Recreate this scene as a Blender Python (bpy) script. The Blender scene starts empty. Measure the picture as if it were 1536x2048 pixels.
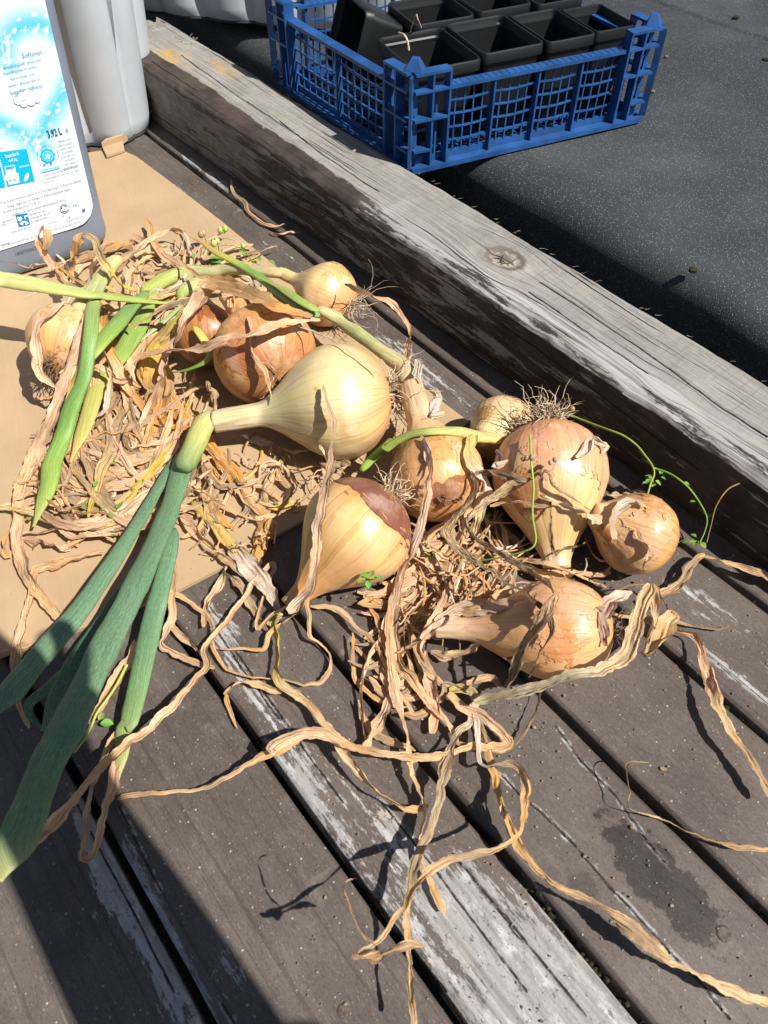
import bpy, bmesh, math, random
import numpy as np
from mathutils import Vector, Matrix, noise as mnoise
from mathutils.bvhtree import BVHTree

# ------------------------------------------------------------------ camera, sky, sun, exposure
SC = bpy.context.scene
COL = SC.collection
FPX, PITCH, CAMH = 1500.0, math.radians(51.6), 0.55     # focal length in px of a 1536x2048 frame
cam_data = bpy.data.cameras.new('camera')
cam = bpy.data.objects.new('camera', cam_data)
COL.objects.link(cam)
cam.location = (0, 0, CAMH)
cam.rotation_euler = (math.pi / 2 - PITCH, 0, 0)
cam_data.sensor_fit = 'AUTO'
cam_data.sensor_width = 36
cam_data.lens = 36 * FPX / 2048
cam_data.clip_start = 0.01
cam_data.clip_end = 300
cam_data.dof.use_dof = True
cam_data.dof.focus_distance = 0.78
cam_data.dof.aperture_fstop = 17
SC.camera = cam

SHX, SHY = -0.65, 0.375                                   # shadow offset per metre of height
SUN_EL = math.atan2(1, math.hypot(SHX, SHY))
world = bpy.data.worlds.new('World')
SC.world = world
world.use_nodes = True
wn = world.node_tree
sky = wn.nodes.new('ShaderNodeTexSky')
sky.sky_type = 'NISHITA'
sky.sun_disc = False
sky.sun_elevation = SUN_EL
sky.sun_rotation = math.atan2(-SHX, -SHY)
wn.links.new(sky.outputs[0], wn.nodes['Background'].inputs[0])
wn.nodes['Background'].inputs[1].default_value = 0.05
sun_data = bpy.data.lights.new('sun', 'SUN')
sun_data.energy = 5.0
sun_data.angle = math.radians(0.53)
sun_data.color = (1.0, 0.968, 0.915)
sun = bpy.data.objects.new('sun', sun_data)
COL.objects.link(sun)
sun.rotation_euler = Vector((SHX, SHY, -1)).to_track_quat('-Z', 'Y').to_euler()
SC.view_settings.view_transform = 'Standard'
SC.view_settings.look = 'None'
SC.view_settings.gamma = 1
SC.view_settings.exposure = 0.62
SC.cycles.max_bounces = 6
SC.cycles.diffuse_bounces = 2
SC.cycles.transparent_max_bounces = 8
SC.cycles.use_denoising = True

# ------------------------------------------------------------------ helpers
cp, sp = math.cos(PITCH), math.sin(PITCH)
def ray(x, y):
    u = 1024 - y
    return Vector((x - 768, FPX * cp + u * sp, -FPX * sp + u * cp))
def P(x, y, z=0.0):
    """place in the scene that stands at height z (m) where the photo shows (x, y)"""
    d = ray(x, y); t = (z - CAMH) / d.z
    return Vector((d.x * t, d.y * t, z))
def depth(v):
    return v.y * cp - (v.z - CAMH) * sp
AZ = math.radians(39)
NV = Vector((math.cos(AZ), math.sin(AZ), 0))              # across the planks
SV = Vector((-math.sin(AZ), math.cos(AZ), 0))             # along the planks, away
def NS(n, s, z=0.0):
    return NV * n + SV * s + Vector((0, 0, z))
def rnd(a, b): return random.uniform(a, b)
def fbm(x, y, z=0.0, o=3):
    return mnoise.fractal(Vector((x, y, z)), 1.0, 2.0, o)
def sm(a, b, x):
    t = min(1, max(0, (x - a) / (b - a))); return t * t * (3 - 2 * t)

def tag(o, label=None, cat=None, group=None, kind=None):
    if label: o['label'] = label
    if cat: o['category'] = cat
    if group: o['group'] = group
    if kind: o['kind'] = kind
    return o
def empty(name, loc, label, cat, group=None):
    o = bpy.data.objects.new(name, None); o.empty_display_size = 0.02
    COL.objects.link(o); o.location = loc
    return tag(o, label, cat, group)
def wloc(o):
    v = Vector((0, 0, 0))
    while o is not None:
        v += Vector(o.location); o = o.parent
    return v
def build(name, verts, faces, mat, parent=None, smooth=True, uvs=None, cols=None, attrs=None):
    """one mesh object from world coordinates; its origin sits on its parent's origin"""
    me = bpy.data.meshes.new(name)
    base = wloc(parent) if parent else Vector((0, 0, 0))
    me.from_pydata([(v[0] - base.x, v[1] - base.y, v[2] - base.z) for v in verts], [], faces)
    if smooth:
        me.polygons.foreach_set('use_smooth', [True] * len(me.polygons))
    if uvs is not None:
        ul = me.uv_layers.new(name='UVMap')
        idx = np.empty(len(me.loops), dtype=np.int32); me.loops.foreach_get('vertex_index', idx)
        ul.data.foreach_set('uv', np.asarray(uvs, dtype=np.float32)[idx].ravel())
    if cols is not None:
        ca = me.color_attributes.new('col', 'FLOAT_COLOR', 'POINT')
        c = np.ones((len(verts), 4), dtype=np.float32); c[:, :3] = np.asarray(cols)[:, :3]
        ca.data.foreach_set('color', c.ravel())
    if attrs:
        for k, a in attrs.items():
            at = me.attributes.new(k, 'FLOAT', 'POINT')
            at.data.foreach_set('value', np.asarray(a, dtype=np.float32))
    me.materials.append(mat)
    me.validate(); me.update()
    o = bpy.data.objects.new(name, me); COL.objects.link(o)
    if parent: o.parent = parent
    return o
class MB:
    """collects boxes and faces for one mesh"""
    def __init__(s): s.v, s.f = [], []
    def add(s, vs, fs):
        k = len(s.v); s.v += [tuple(v) for v in vs]; s.f += [tuple(i + k for i in f) for f in fs]
    def box8(s, c):
        s.add(c, [(0, 3, 2, 1), (4, 5, 6, 7), (0, 1, 5, 4), (1, 2, 6, 5), (2, 3, 7, 6), (3, 0, 4, 7)])
    def fbox(s, o, ax, ay, x0, x1, y0, y1, z0, z1):
        az = Vector((0, 0, 1))
        s.box8([o + ax * x + ay * y + az * z for z in (z0, z1) for x, y in ((x0, y0), (x1, y0), (x1, y1), (x0, y1))])
    def tube(s, pts, rad, n=6):
        k = len(s.v); m = len(pts)
        for i, p in enumerate(pts):
            t = (pts[min(i + 1, m - 1)] - pts[max(i - 1, 0)]).normalized()
            a = t.cross(Vector((0.3, 0.2, 0.93))).normalized(); b = t.cross(a)
            r = rad[i] if hasattr(rad, '__len__') else rad
            for j in range(n):
                th = 2 * math.pi * j / n
                s.v.append(tuple(p + a * (r * math.cos(th)) + b * (r * math.sin(th))))
        for i in range(m - 1):
            for j in range(n):
                s.f.append((k + i * n + j, k + i * n + (j + 1) % n, k + (i + 1) * n + (j + 1) % n, k + (i + 1) * n + j))
        s.f.append(tuple(k + j for j in range(n))); s.f.append(tuple(k + (m - 1) * n + j for j in reversed(range(n))))
    def build(s, name, mat, parent=None, smooth=False, **kw): return build(name, s.v, s.f, mat, parent, smooth, **kw)
def crom(pts, n):
    """Catmull-Rom through points (tuples of any length), n samples evenly spread"""
    p = np.array(pts, dtype=float); m = len(p)
    if m == 2: return [tuple(p[0] + (p[1] - p[0]) * i / (n - 1)) for i in range(n)]
    q = np.vstack([2 * p[0] - p[1], p, 2 * p[-1] - p[-2]])
    L = np.concatenate([[0], np.cumsum(np.linalg.norm(np.diff(p[:, :2], axis=0), axis=1))])
    out = []
    for i in range(n):
        s = L[-1] * i / (n - 1)
        k = min(m - 2, max(0, int(np.searchsorted(L, s, side='right') - 1)))
        t = (s - L[k]) / max(1e-9, L[k + 1] - L[k])
        a, b, c, d = q[k], q[k + 1], q[k + 2], q[k + 3]
        out.append(tuple(0.5 * (2 * b + (c - a) * t + (2 * a - 5 * b + 4 * c - d) * t * t + (3 * b - a - 3 * c + d) * t ** 3)))
    return out
def lerpl(lst, f):
    """value of an evenly spread list at fraction f"""
    if not hasattr(lst, '__len__'): return lst
    x = f * (len(lst) - 1); i = min(len(lst) - 2, int(x)) if len(lst) > 1 else 0
    if len(lst) == 1: return lst[0]
    return lst[i] + (lst[i + 1] - lst[i]) * (x - i)
def lerpc(lst, f):
    if not isinstance(lst[0], (tuple, list)): return lst
    x = f * (len(lst) - 1); i = min(max(0, len(lst) - 2), int(x))
    if len(lst) == 1: return lst[0]
    return tuple(a + (b - a) * (x - i) for a, b in zip(lst[i], lst[i + 1]))

# ------------------------------------------------------------------ material helpers
class M:
    def __init__(s, name):
        s.m = bpy.data.materials.new(name); s.m.use_nodes = True
        s.t = s.m.node_tree; s.b = s.t.nodes['Principled BSDF']; s.out = s.t.nodes['Material Output']
    def n(s, typ, ins=None, **props):
        nd = s.t.nodes.new('ShaderNode' + typ)
        for k, v in props.items(): setattr(nd, k, v)
        for k, v in (ins or {}).items(): s.put(nd.inputs[k], v)
        return nd
    def put(s, sock, v):
        if isinstance(v, bpy.types.NodeSocket): s.t.links.new(v, sock)
        elif isinstance(v, bpy.types.Node): s.t.links.new(v.outputs[0], sock)
        else:
            if hasattr(sock.default_value, '__len__') and hasattr(v, '__len__') and len(sock.default_value) == 4 and len(v) == 3: v = (*v, 1)
            sock.default_value = v
    def math(s, op, a, b=0.0, c=0.0, clamp=False):
        nd = s.n('Math', operation=op, use_clamp=clamp)
        s.put(nd.inputs[0], a); s.put(nd.inputs[1], b)
        if op in ('MULTIPLY_ADD', 'SMOOTH_MIN', 'WRAP'): s.put(nd.inputs[2], c)
        return nd.outputs[0]
    def step(s, x, a, b):
        nd = s.n('MapRange', interpolation_type='SMOOTHSTEP')
        s.put(nd.inputs[0], x); nd.inputs[1].default_value = a; nd.inputs[2].default_value = b
        return nd.outputs[0]
    def mix(s, f, a, b, mode='MIX'):
        nd = s.n('Mix', data_type='RGBA', blend_type=mode)
        s.put(nd.inputs[0], f); s.put(nd.inputs[6], a); s.put(nd.inputs[7], b)
        return nd.outputs[2]
    def scale(s, vec, sc, loc=(0, 0, 0)):
        nd = s.n('Mapping'); s.put(nd.inputs['Vector'], vec)
        s.put(nd.inputs['Scale'], sc); s.put(nd.inputs['Location'], loc)
        return nd.outputs[0]
    def noise(s, vec, scale=1, detail=3, rough=0.55, col=False, dist=0.0):
        nd = s.n('TexNoise', {'Scale': scale, 'Detail': detail, 'Roughness': rough, 'Distortion': dist})
        if vec is not None: s.put(nd.inputs['Vector'], vec)
        return nd.outputs[1 if col else 0]
    def voro(s, vec, scale, feature='F1', out=0):
        nd = s.n('TexVoronoi', {'Scale': scale}, feature=feature); s.put(nd.inputs['Vector'], vec)
        return nd.outputs[out]
    def attr(s, name, out=2): return s.n('Attribute', attribute_name=name).outputs[out]
    def tex(s, which='Object'): return s.n('TexCoord').outputs[which]
    def bump(s, h, strength=0.5, dist=0.001, prev=None):
        nd = s.n('Bump', {'Strength': strength, 'Distance': dist, 'Height': h})
        if prev is not None: s.put(nd.inputs['Normal'], prev)
        return nd.outputs[0]
    def fin(s, col, rough=0.6, normal=None, spec=0.5, **kw):
        s.put(s.b.inputs['Base Color'], col); s.put(s.b.inputs['Roughness'], rough)
        s.put(s.b.inputs['Specular IOR Level'], spec)
        if normal is not None: s.put(s.b.inputs['Normal'], normal)
        for k, v in kw.items(): s.put(s.b.inputs[k.replace('_', ' ')], v)
        return s.m
    def translucent(s, col, amount, normal=None):
        """mix in light that comes through a thin leaf"""
        tr = s.n('BsdfTranslucent', {'Color': col})
        mx = s.n('MixShader'); s.put(mx.inputs[0], amount)
        s.t.links.new(s.b.outputs[0], mx.inputs[1]); s.t.links.new(tr.outputs[0], mx.inputs[2])
        s.t.links.new(mx.outputs[0], s.out.inputs[0])
        return s.m

def plain(name, col, rough=0.5, var=0.12, scale=40, spec=0.5, bump=0.0, bscale=300):
    m = M(name); v = m.tex()
    f = m.noise(v, scale, 4)
    c = m.mix(m.step(f, 0.3, 0.7), tuple(x * (1 - var) for x in col), tuple(min(1, x * (1 + var)) for x in col))
    return m.fin(c, rough, m.bump(m.noise(v, bscale, 3), bump, 0.0006) if bump else None, spec)

def mat_plank():
    m = M('weathered_painted_plank')
    v = m.tex(); rv = m.n('ObjectInfo').outputs['Random']
    off = m.n('CombineXYZ', {0: m.math('MULTIPLY', rv, 37.0), 1: m.math('MULTIPLY', rv, 11.0), 2: m.math('MULTIPLY', rv, 5.0)}).outputs[0]
    vv = m.n('VectorMath', operation='ADD'); m.put(vv.inputs[0], v); m.put(vv.inputs[1], off); vv = vv.outputs[0]
    grain = m.noise(m.scale(vv, (5, 210, 20)), 1, 5, 0.6)
    lines = m.noise(m.scale(vv, (2.2, 330, 10)), 1, 2, 0.5)
    blot = m.noise(m.scale(vv, (22, 60, 20)), 1, 6, 0.68)
    fine = m.noise(m.scale(vv, (130, 420, 60)), 1, 4, 0.7)
    wear = m.attr('wear')
    w = m.math('ADD', m.math('MULTIPLY', wear, 0.62), m.math('MULTIPLY_ADD', blot, 1.1, -0.40))
    w = m.math('MULTIPLY_ADD', fine, 0.75, m.math('ADD', w, -0.375))
    w = m.math('MULTIPLY_ADD', grain, 0.6, m.math('ADD', w, -0.3))
    mask = m.math('MULTIPLY', m.step(w, 0.49, 0.6), 0.95)
    broad = m.noise(vv, 9, 4, 0.6)
    mid = m.noise(m.scale(vv, (40, 90, 40)), 1, 5, 0.7)
    paint = m.mix(m.step(broad, 0.3, 0.72), (0.076, 0.059, 0.049), (0.118, 0.095, 0.080))
    paint = m.mix(m.math('MULTIPLY', m.step(mid, 0.5, 0.75), 0.4), paint, (0.185, 0.15, 0.125))
    tiny = m.noise(m.scale(vv, (500, 900, 300)), 1, 3, 0.7)
    paint = m.mix(m.math('MULTIPLY', m.step(tiny, 0.46, 0.66), 0.6), paint, m.mix(1.0, paint, (0.5, 0.48, 0.46), 'MULTIPLY'))
    paint = m.mix(m.math('MULTIPLY', m.step(m.noise(m.scale(vv, (240, 700, 90), (5, 5, 5)), 1, 4, 0.75), 0.6, 0.68), 0.5), paint, (0.3, 0.26, 0.22))
    scr = m.n('Mapping', {'Rotation': (0, 0, 0.9), 'Scale': (12, 500, 9)}); m.put(scr.inputs[0], vv)
    paint = m.mix(m.math('MULTIPLY', m.step(m.noise(scr.outputs[0], 1, 2, 0.5), 0.73, 0.78), 0.4), paint, (0.3, 0.26, 0.22))
    paint = m.mix(m.math('MULTIPLY', m.step(lines, 0.55, 0.75), 0.55), paint, (0.035, 0.028, 0.024))
    bare = m.mix(m.step(grain, 0.25, 0.7), (0.17, 0.155, 0.147), (0.34, 0.328, 0.318))
    bare = m.mix(m.math('MULTIPLY', m.step(mid, 0.5, 0.7), 0.75), bare, (0.52, 0.51, 0.5))
    bare = m.mix(m.math('MULTIPLY', m.step(tiny, 0.5, 0.66), 0.45), bare, (0.16, 0.14, 0.125))
    bare = m.mix(m.math('MULTIPLY', m.step(m.noise(vv, 26, 3), 0.55, 0.75), 0.5), bare, (0.42, 0.35, 0.25))
    bare = m.mix(m.step(lines, 0.66, 0.73), bare, (0.045, 0.038, 0.034))
    bare = m.mix(m.math('MULTIPLY', m.step(m.noise(m.scale(vv, (160, 300, 80)), 1, 3, 0.7), 0.6, 0.66), 0.8), bare, (0.1, 0.085, 0.075))
    c = m.mix(mask, paint, bare)
    # grit and bird specks
    vd = m.voro(m.scale(vv, (1, 1, 0.2)), 230); pick = m.voro(m.scale(vv, (1, 1, 0.2)), 230, out=1)
    sep = m.n('SeparateColor'); m.put(sep.inputs[0], pick)
    speck = m.math('MULTIPLY', m.math('SUBTRACT', 1.0, m.step(vd, 0.1, 0.24)), m.step(sep.outputs[0], 0.7, 0.75))
    c = m.mix(m.math('MULTIPLY', speck, 0.7), c, m.mix(sep.outputs[1], (0.5, 0.46, 0.4), (0.05, 0.035, 0.025)))
    # pale dusty scuffs
    c = m.mix(m.math('MULTIPLY', m.step(m.noise(m.scale(vv, (30, 16, 10)), 1, 5, 0.65), 0.62, 0.78), 0.4), c, (0.4, 0.345, 0.27))
    # cracks: distance to the nearest traced crack
    cr = m.math('MULTIPLY_ADD', fine, 0.0022, m.math('ADD', m.attr('crack'), -0.0011))
    rim = m.math('MULTIPLY', m.math('SUBTRACT', 1.0, m.step(cr, 0.0012, 0.0034)), m.step(m.noise(m.scale(vv, (70, 120, 60)), 1, 4, 0.7), 0.5, 0.58))
    c = m.mix(rim, c, bare)
    crack = m.math('SUBTRACT', 1.0, m.step(cr, 0.0003, 0.0011))
    c = m.mix(crack, c, (0.012, 0.01, 0.009))
    # damp patch on one board
    pos = m.n('NewGeometry').outputs[0]
    wc = P(1322, 1760)
    mp = m.n('Mapping', vector_type='TEXTURE'); m.put(mp.inputs[0], pos)
    mp.inputs['Location'].default_value = wc; mp.inputs['Rotation'].default_value = (0, 0, math.radians(-50)); mp.inputs['Scale'].default_value = (0.062, 0.023, 1)
    d = m.n('VectorMath', operation='LENGTH'); m.put(d.inputs[0], m.scale(mp.outputs[0], (1, 1, 0)))
    wn_ = m.math('MULTIPLY_ADD', m.noise(pos, 75, 5, 0.62), 1.3, m.math('ADD', d.outputs[1], -0.65))
    wc2 = P(1163, 1777)
    d2 = m.n('VectorMath', operation='DISTANCE'); m.put(d2.inputs[0], pos); d2.inputs[1].default_value = wc2
    w2 = m.math('MULTIPLY', m.math('SUBTRACT', 1.0, m.step(m.math('MULTIPLY_ADD', m.noise(pos, 120, 3), 0.008, d2.outputs[1]), 0.012, 0.017)), 0.5)
    wet = m.math('MAXIMUM', m.math('SUBTRACT', 1.0, m.step(wn_, 0.72, 0.84)), w2)
    c = m.mix(wet, c, m.mix(1.0, c, (0.4, 0.38, 0.37), 'MULTIPLY'))
    h = m.math('ADD', m.math('MULTIPLY', mask, -0.5), m.math('MULTIPLY', grain, 0.4))
    h = m.math('ADD', h, m.math('MULTIPLY', crack, -3.0))
    h = m.math('ADD', h, m.math('MULTIPLY', fine, 0.5))
    h = m.math('ADD', h, m.math('MULTIPLY', speck, 0.6))
    rough = m.math('SUBTRACT', m.math('MULTIPLY_ADD', mask, 0.25, 0.55), m.math('MULTIPLY', wet, 0.12))
    return m.fin(c, rough, m.bump(h, 0.6, 0.0012), 0.35)

def mat_beam():
    m = M('weathered_timber_beam')
    v = m.tex(); gw = m.attr('gw'); knot = m.attr('knot'); paint_a = m.attr('paint')
    sep = m.n('SeparateXYZ'); m.put(sep.inputs[0], v)
    g = m.n('CombineXYZ', {0: sep.outputs[0], 1: gw, 2: 0.0}).outputs[0]
    grain = m.noise(m.scale(g, (9, 420, 1)), 1, 6, 0.7)
    gj = m.n('CombineXYZ', {0: sep.outputs[0], 1: m.math('MULTIPLY_ADD', m.noise(v, 55, 3), 0.0022, gw), 2: 0.0}).outputs[0]
    lines = m.noise(m.scale(gj, (3.0, 330, 1), (3, 0, 0)), 1, 2.5, 0.5)
    lines = m.math('ADD', lines, m.math('MULTIPLY_ADD', m.noise(m.scale(gj, (9, 60, 1), (7, 3, 0)), 1, 3), 0.3, -0.16))
    fine = m.noise(m.scale(g, (150, 900, 1)), 1, 5, 0.75)
    saw = m.noise(m.scale(v, (420, 14, 14)), 1, 3, 0.6)
    blot = m.noise(m.scale(v, (16, 60, 60)), 1, 6, 0.68)
    wood = m.mix(m.step(grain, 0.28, 0.7), (0.145, 0.132, 0.117), (0.32, 0.305, 0.28))
    wood = m.mix(m.math('MULTIPLY', m.step(saw, 0.48, 0.7), 0.5), wood, (0.17, 0.15, 0.125))
    wood = m.mix(m.math('MULTIPLY', m.step(fine, 0.5, 0.68), 0.55), wood, (0.13, 0.112, 0.09))
    wood = m.mix(m.math('MULTIPLY', m.step(m.noise(v, 22, 5, 0.65), 0.45, 0.7), 0.4), wood, (0.36, 0.34, 0.31))
    silver = m.mix(m.step(m.noise(m.scale(g, (7, 300, 1), (9, 1, 0)), 1, 6, 0.72), 0.34, 0.6), (0.14, 0.12, 0.108), (0.37, 0.355, 0.34))
    wood = m.mix(m.attr('silver'), wood, silver)
    och = m.math('MULTIPLY', m.attr('ochre'), m.step(m.noise(v, 45, 5, 0.65), 0.4, 0.65))
    wood = m.mix(och, wood, (0.42, 0.25, 0.06))
    wood = m.mix(m.math('MULTIPLY', m.step(m.noise(v, 60, 4), 0.58, 0.72), 0.35), wood, (0.36, 0.3, 0.17))
    ring = m.math('SINE', m.math('MULTIPLY_ADD', m.noise(v, 120, 3), 7.0, m.math('MULTIPLY', knot, 10.0)))
    kin = m.math('SUBTRACT', 1.0, m.step(knot, 0.75, 1.05))
    kcol = m.mix(m.step(m.math('ADD', ring, m.math('MULTIPLY_ADD', fine, 2.0, -1.0)), -0.6, 0.9), (0.13, 0.105, 0.078), (0.31, 0.275, 0.22))
    wood = m.mix(m.math('MULTIPLY', kin, 0.9), wood, kcol)
    wood = m.mix(m.math('MULTIPLY', m.math('MULTIPLY', kin, m.step(m.voro(m.scale(v, (90, 90, 90)), 1, 'DISTANCE_TO_EDGE'), 0.07, 0.02)), m.math('SUBTRACT', 1.0, m.step(knot, 0.4, 0.55))), wood, (0.03, 0.022, 0.015))
    w = m.math('MULTIPLY_ADD', blot, 0.9, m.math('ADD', paint_a, -0.45))
    w = m.math('MULTIPLY_ADD', m.noise(m.scale(g, (14, 130, 1)), 1, 4, 0.65), 0.9, m.math('ADD', w, -0.45))
    w = m.math('MULTIPLY_ADD', fine, 0.4, m.math('ADD', w, -0.2))
    pm = m.step(w, 0.46, 0.56)
    pc = m.mix(m.step(m.noise(v, 30, 4), 0.3, 0.7), (0.032, 0.023, 0.018), (0.07, 0.052, 0.042))
    c = m.mix(pm, wood, pc)
    c = m.mix(m.step(lines, 0.60, 0.66), c, (0.03, 0.024, 0.018))
    moss = m.math('MULTIPLY', m.attr('moss'), m.step(m.noise(v, 70, 5, 0.7), 0.35, 0.62))
    c = m.mix(m.math('MULTIPLY', moss, 0.75), c, (0.14, 0.12, 0.07))
    cr = m.math('MULTIPLY_ADD', fine, 0.002, m.math('ADD', m.attr('crack'), -0.001))
    crack = m.math('SUBTRACT', 1.0, m.step(cr, 0.0003, 0.0012))
    c = m.mix(crack, c, (0.008, 0.007, 0.006))
    h = m.math('ADD', m.math('MULTIPLY', pm, 0.5), m.math('MULTIPLY', grain, 0.9))
    h = m.math('ADD', h, m.math('MULTIPLY', m.step(lines, 0.64, 0.72), -1.3))
    h = m.math('ADD', h, m.math('MULTIPLY', fine, 0.7))
    h = m.math('ADD', h, m.math('MULTIPLY', m.math('MULTIPLY', kin, ring), 0.25))
    h = m.math('ADD', h, m.math('MULTIPLY', crack, -3.0))
    return m.fin(c, 0.75, m.bump(h, 0.7, 0.0014), 0.3)

def mat_felt():
    m = M('mineral_roofing_felt')
    v = m.tex()
    f = m.noise(v, 900, 3, 0.7); b = m.noise(v, 7, 5, 0.6)
    c = m.mix(m.step(f, 0.35, 0.7), (0.018, 0.02, 0.022), (0.038, 0.042, 0.045))
    c = m.mix(m.math('MULTIPLY', m.step(b, 0.4, 0.7), 0.5), c, (0.055, 0.058, 0.058))
    c = m.mix(m.math('MULTIPLY', m.step(m.noise(m.scale(v, (1, 1, 1), (3, 1, 0)), 2.2, 6, 0.68), 0.48, 0.72), 0.4), c, (0.08, 0.08, 0.076))
    pick = m.n('SeparateColor'); m.put(pick.inputs[0], m.voro(v, 620, out=1))
    fleck = m.math('MULTIPLY', m.math('SUBTRACT', 1.0, m.step(m.voro(v, 620), 0.2, 0.42)), m.step(pick.outputs[0], 0.66, 0.78))
    c = m.mix(m.math('MULTIPLY', fleck, 0.9), c, m.mix(pick.outputs[1], (0.1, 0.115, 0.115), (0.32, 0.34, 0.33)))
    h = m.math('ADD', f, m.math('MULTIPLY', m.voro(v, 620), 0.8))
    return m.fin(c, 0.7, m.bump(h, 0.5, 0.0007), 0.4)

def mat_card():
    m = M('corrugated_cardboard')
    v = m.tex(); r = m.n('Mapping'); m.put(r.inputs[0], v); r.inputs['Rotation'].default_value = (0, 0, math.radians(68)); vv = r.outputs[0]
    flute = m.noise(m.scale(vv, (2, 210, 1)), 1, 2, 0.4)
    fib = m.noise(m.scale(vv, (60, 160, 40)), 1, 5, 0.7); b = m.noise(v, 10, 4)
    c = m.mix(m.step(b, 0.3, 0.7), (0.35, 0.24, 0.14), (0.40, 0.28, 0.165))
    c = m.mix(m.math('MULTIPLY', m.step(fib, 0.45, 0.8), 0.3), c, (0.43, 0.3, 0.175))
    c = m.mix(m.math('MULTIPLY', m.step(m.noise(v, 260, 3, 0.7), 0.66, 0.72), 0.45), c, (0.22, 0.13, 0.06))
    cr = m.attr('crack')
    c = m.mix(m.math('MULTIPLY', m.math('SUBTRACT', 1.0, m.step(cr, 0.0008, 0.003)), 0.75), c, (0.6, 0.47, 0.33))
    h = m.math('ADD', m.math('MULTIPLY', flute, 0.5), m.math('MULTIPLY', fib, 0.4))
    h = m.math('ADD', h, m.math('MULTIPLY', m.math('SUBTRACT', 1.0, m.step(cr, 0.0005, 0.004)), -1.6))
    return m.fin(c, 0.85, m.bump(h, 0.45, 0.0012), 0.2)

def mat_onion():
    m = M('onion_skin')
    uv = m.n('UVMap').outputs[0]; oi = m.n('ObjectInfo'); rv = oi.outputs['Random']
    off = m.n('CombineXYZ', {0: m.math('MULTIPLY', rv, 19.0), 1: m.math('MULTIPLY', rv, 7.0), 2: rv}).outputs[0]
    v = m.tex(); pv = m.n('VectorMath', operation='ADD'); m.put(pv.inputs[0], v); m.put(pv.inputs[1], off); pv = pv.outputs[0]
    sep = m.n('SeparateXYZ'); m.put(sep.inputs[0], uv); ax = sep.outputs[0]; an = sep.outputs[1]
    wob = m.math('MULTIPLY_ADD', m.noise(pv, 14, 2), 0.03, an)
    sv = m.n('CombineXYZ', {0: m.math('MULTIPLY', ax, 0.3), 1: m.math('MULTIPLY', wob, 60.0), 2: m.math('MULTIPLY', rv, 31.0)}).outputs[0]
    s1 = m.noise(sv, 1, 3, 0.5)
    sv2 = m.n('CombineXYZ', {0: m.math('MULTIPLY', ax, 0.5), 1: m.math('MULTIPLY', wob, 130.0), 2: m.math('MULTIPLY', rv, 17.0)}).outputs[0]
    s2 = m.noise(sv2, 1, 2, 0.5)
    sv3 = m.n('CombineXYZ', {0: m.math('MULTIPLY', ax, 0.35), 1: m.math('MULTIPLY', wob, 14.0), 2: m.math('MULTIPLY', rv, 3.0)}).outputs[0]
    s3 = m.noise(sv3, 1, 2, 0.5)
    base = m.mix(1.0, m.attr('col', 0), (0.83, 0.73, 0.76), 'MULTIPLY')
    c = m.mix(m.math('MULTIPLY', m.step(s3, 0.4, 0.65), 0.5), base, m.mix(1.0, base, (1.05, 1.2, 0.85), 'MULTIPLY'))
    c = m.mix(m.math('MULTIPLY', m.step(s1, 0.48, 0.7), 0.55), c, m.mix(1.0, base, (0.72, 0.6, 0.42), 'MULTIPLY'))
    c = m.mix(m.math('MULTIPLY', m.step(s2, 0.58, 0.68), 0.5), c, m.mix(1.0, base, (0.5, 0.36, 0.2), 'MULTIPLY'))
    bl = m.noise(pv, 26, 5, 0.62)
    c = m.mix(m.math('MULTIPLY', m.step(bl, 0.6, 0.78), 0.55), c, m.mix(1.0, base, (0.75, 0.42, 0.2), 'MULTIPLY'))
    c = m.mix(m.math('MULTIPLY', m.step(m.noise(pv, 60, 4, 0.6), 0.66, 0.74), 0.6), c, (0.3, 0.13, 0.035))
    c = m.mix(m.math('MULTIPLY', m.step(m.noise(pv, 34, 4, 0.6), 0.52, 0.7), 0.22), c, (0.82, 0.70, 0.52))
    dirt = m.attr('dirt')
    dn = m.math('MULTIPLY_ADD', m.noise(pv, 85, 6, 0.72), 1.6, m.math('ADD', dirt, -0.95))
    c = m.mix(m.math('MULTIPLY', m.step(dn, 0.42, 0.62), 0.85), c, m.mix(m.noise(pv, 300, 2), (0.035, 0.022, 0.015), (0.19, 0.115, 0.07)))
    c = m.mix(m.step(m.noise(pv, 420, 2, 0.6), 0.72, 0.76), c, (0.07, 0.04, 0.02))
    h = m.math('ADD', m.math('MULTIPLY', s1, 0.6), m.math('MULTIPLY', s2, 0.35))
    h = m.math('ADD', h, m.math('MULTIPLY', m.noise(pv, 240, 3), 0.25))
    rough = m.math('MULTIPLY_ADD', m.step(dn, 0.35, 0.62), 0.35, m.math('MULTIPLY_ADD', bl, 0.3, 0.22))
    return m.fin(c, rough, m.bump(h, 0.45, 0.0013), 0.55, Subsurface_Weight=0.12, Subsurface_Radius=(0.006, 0.003, 0.001), Subsurface_Scale=1.0)

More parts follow.
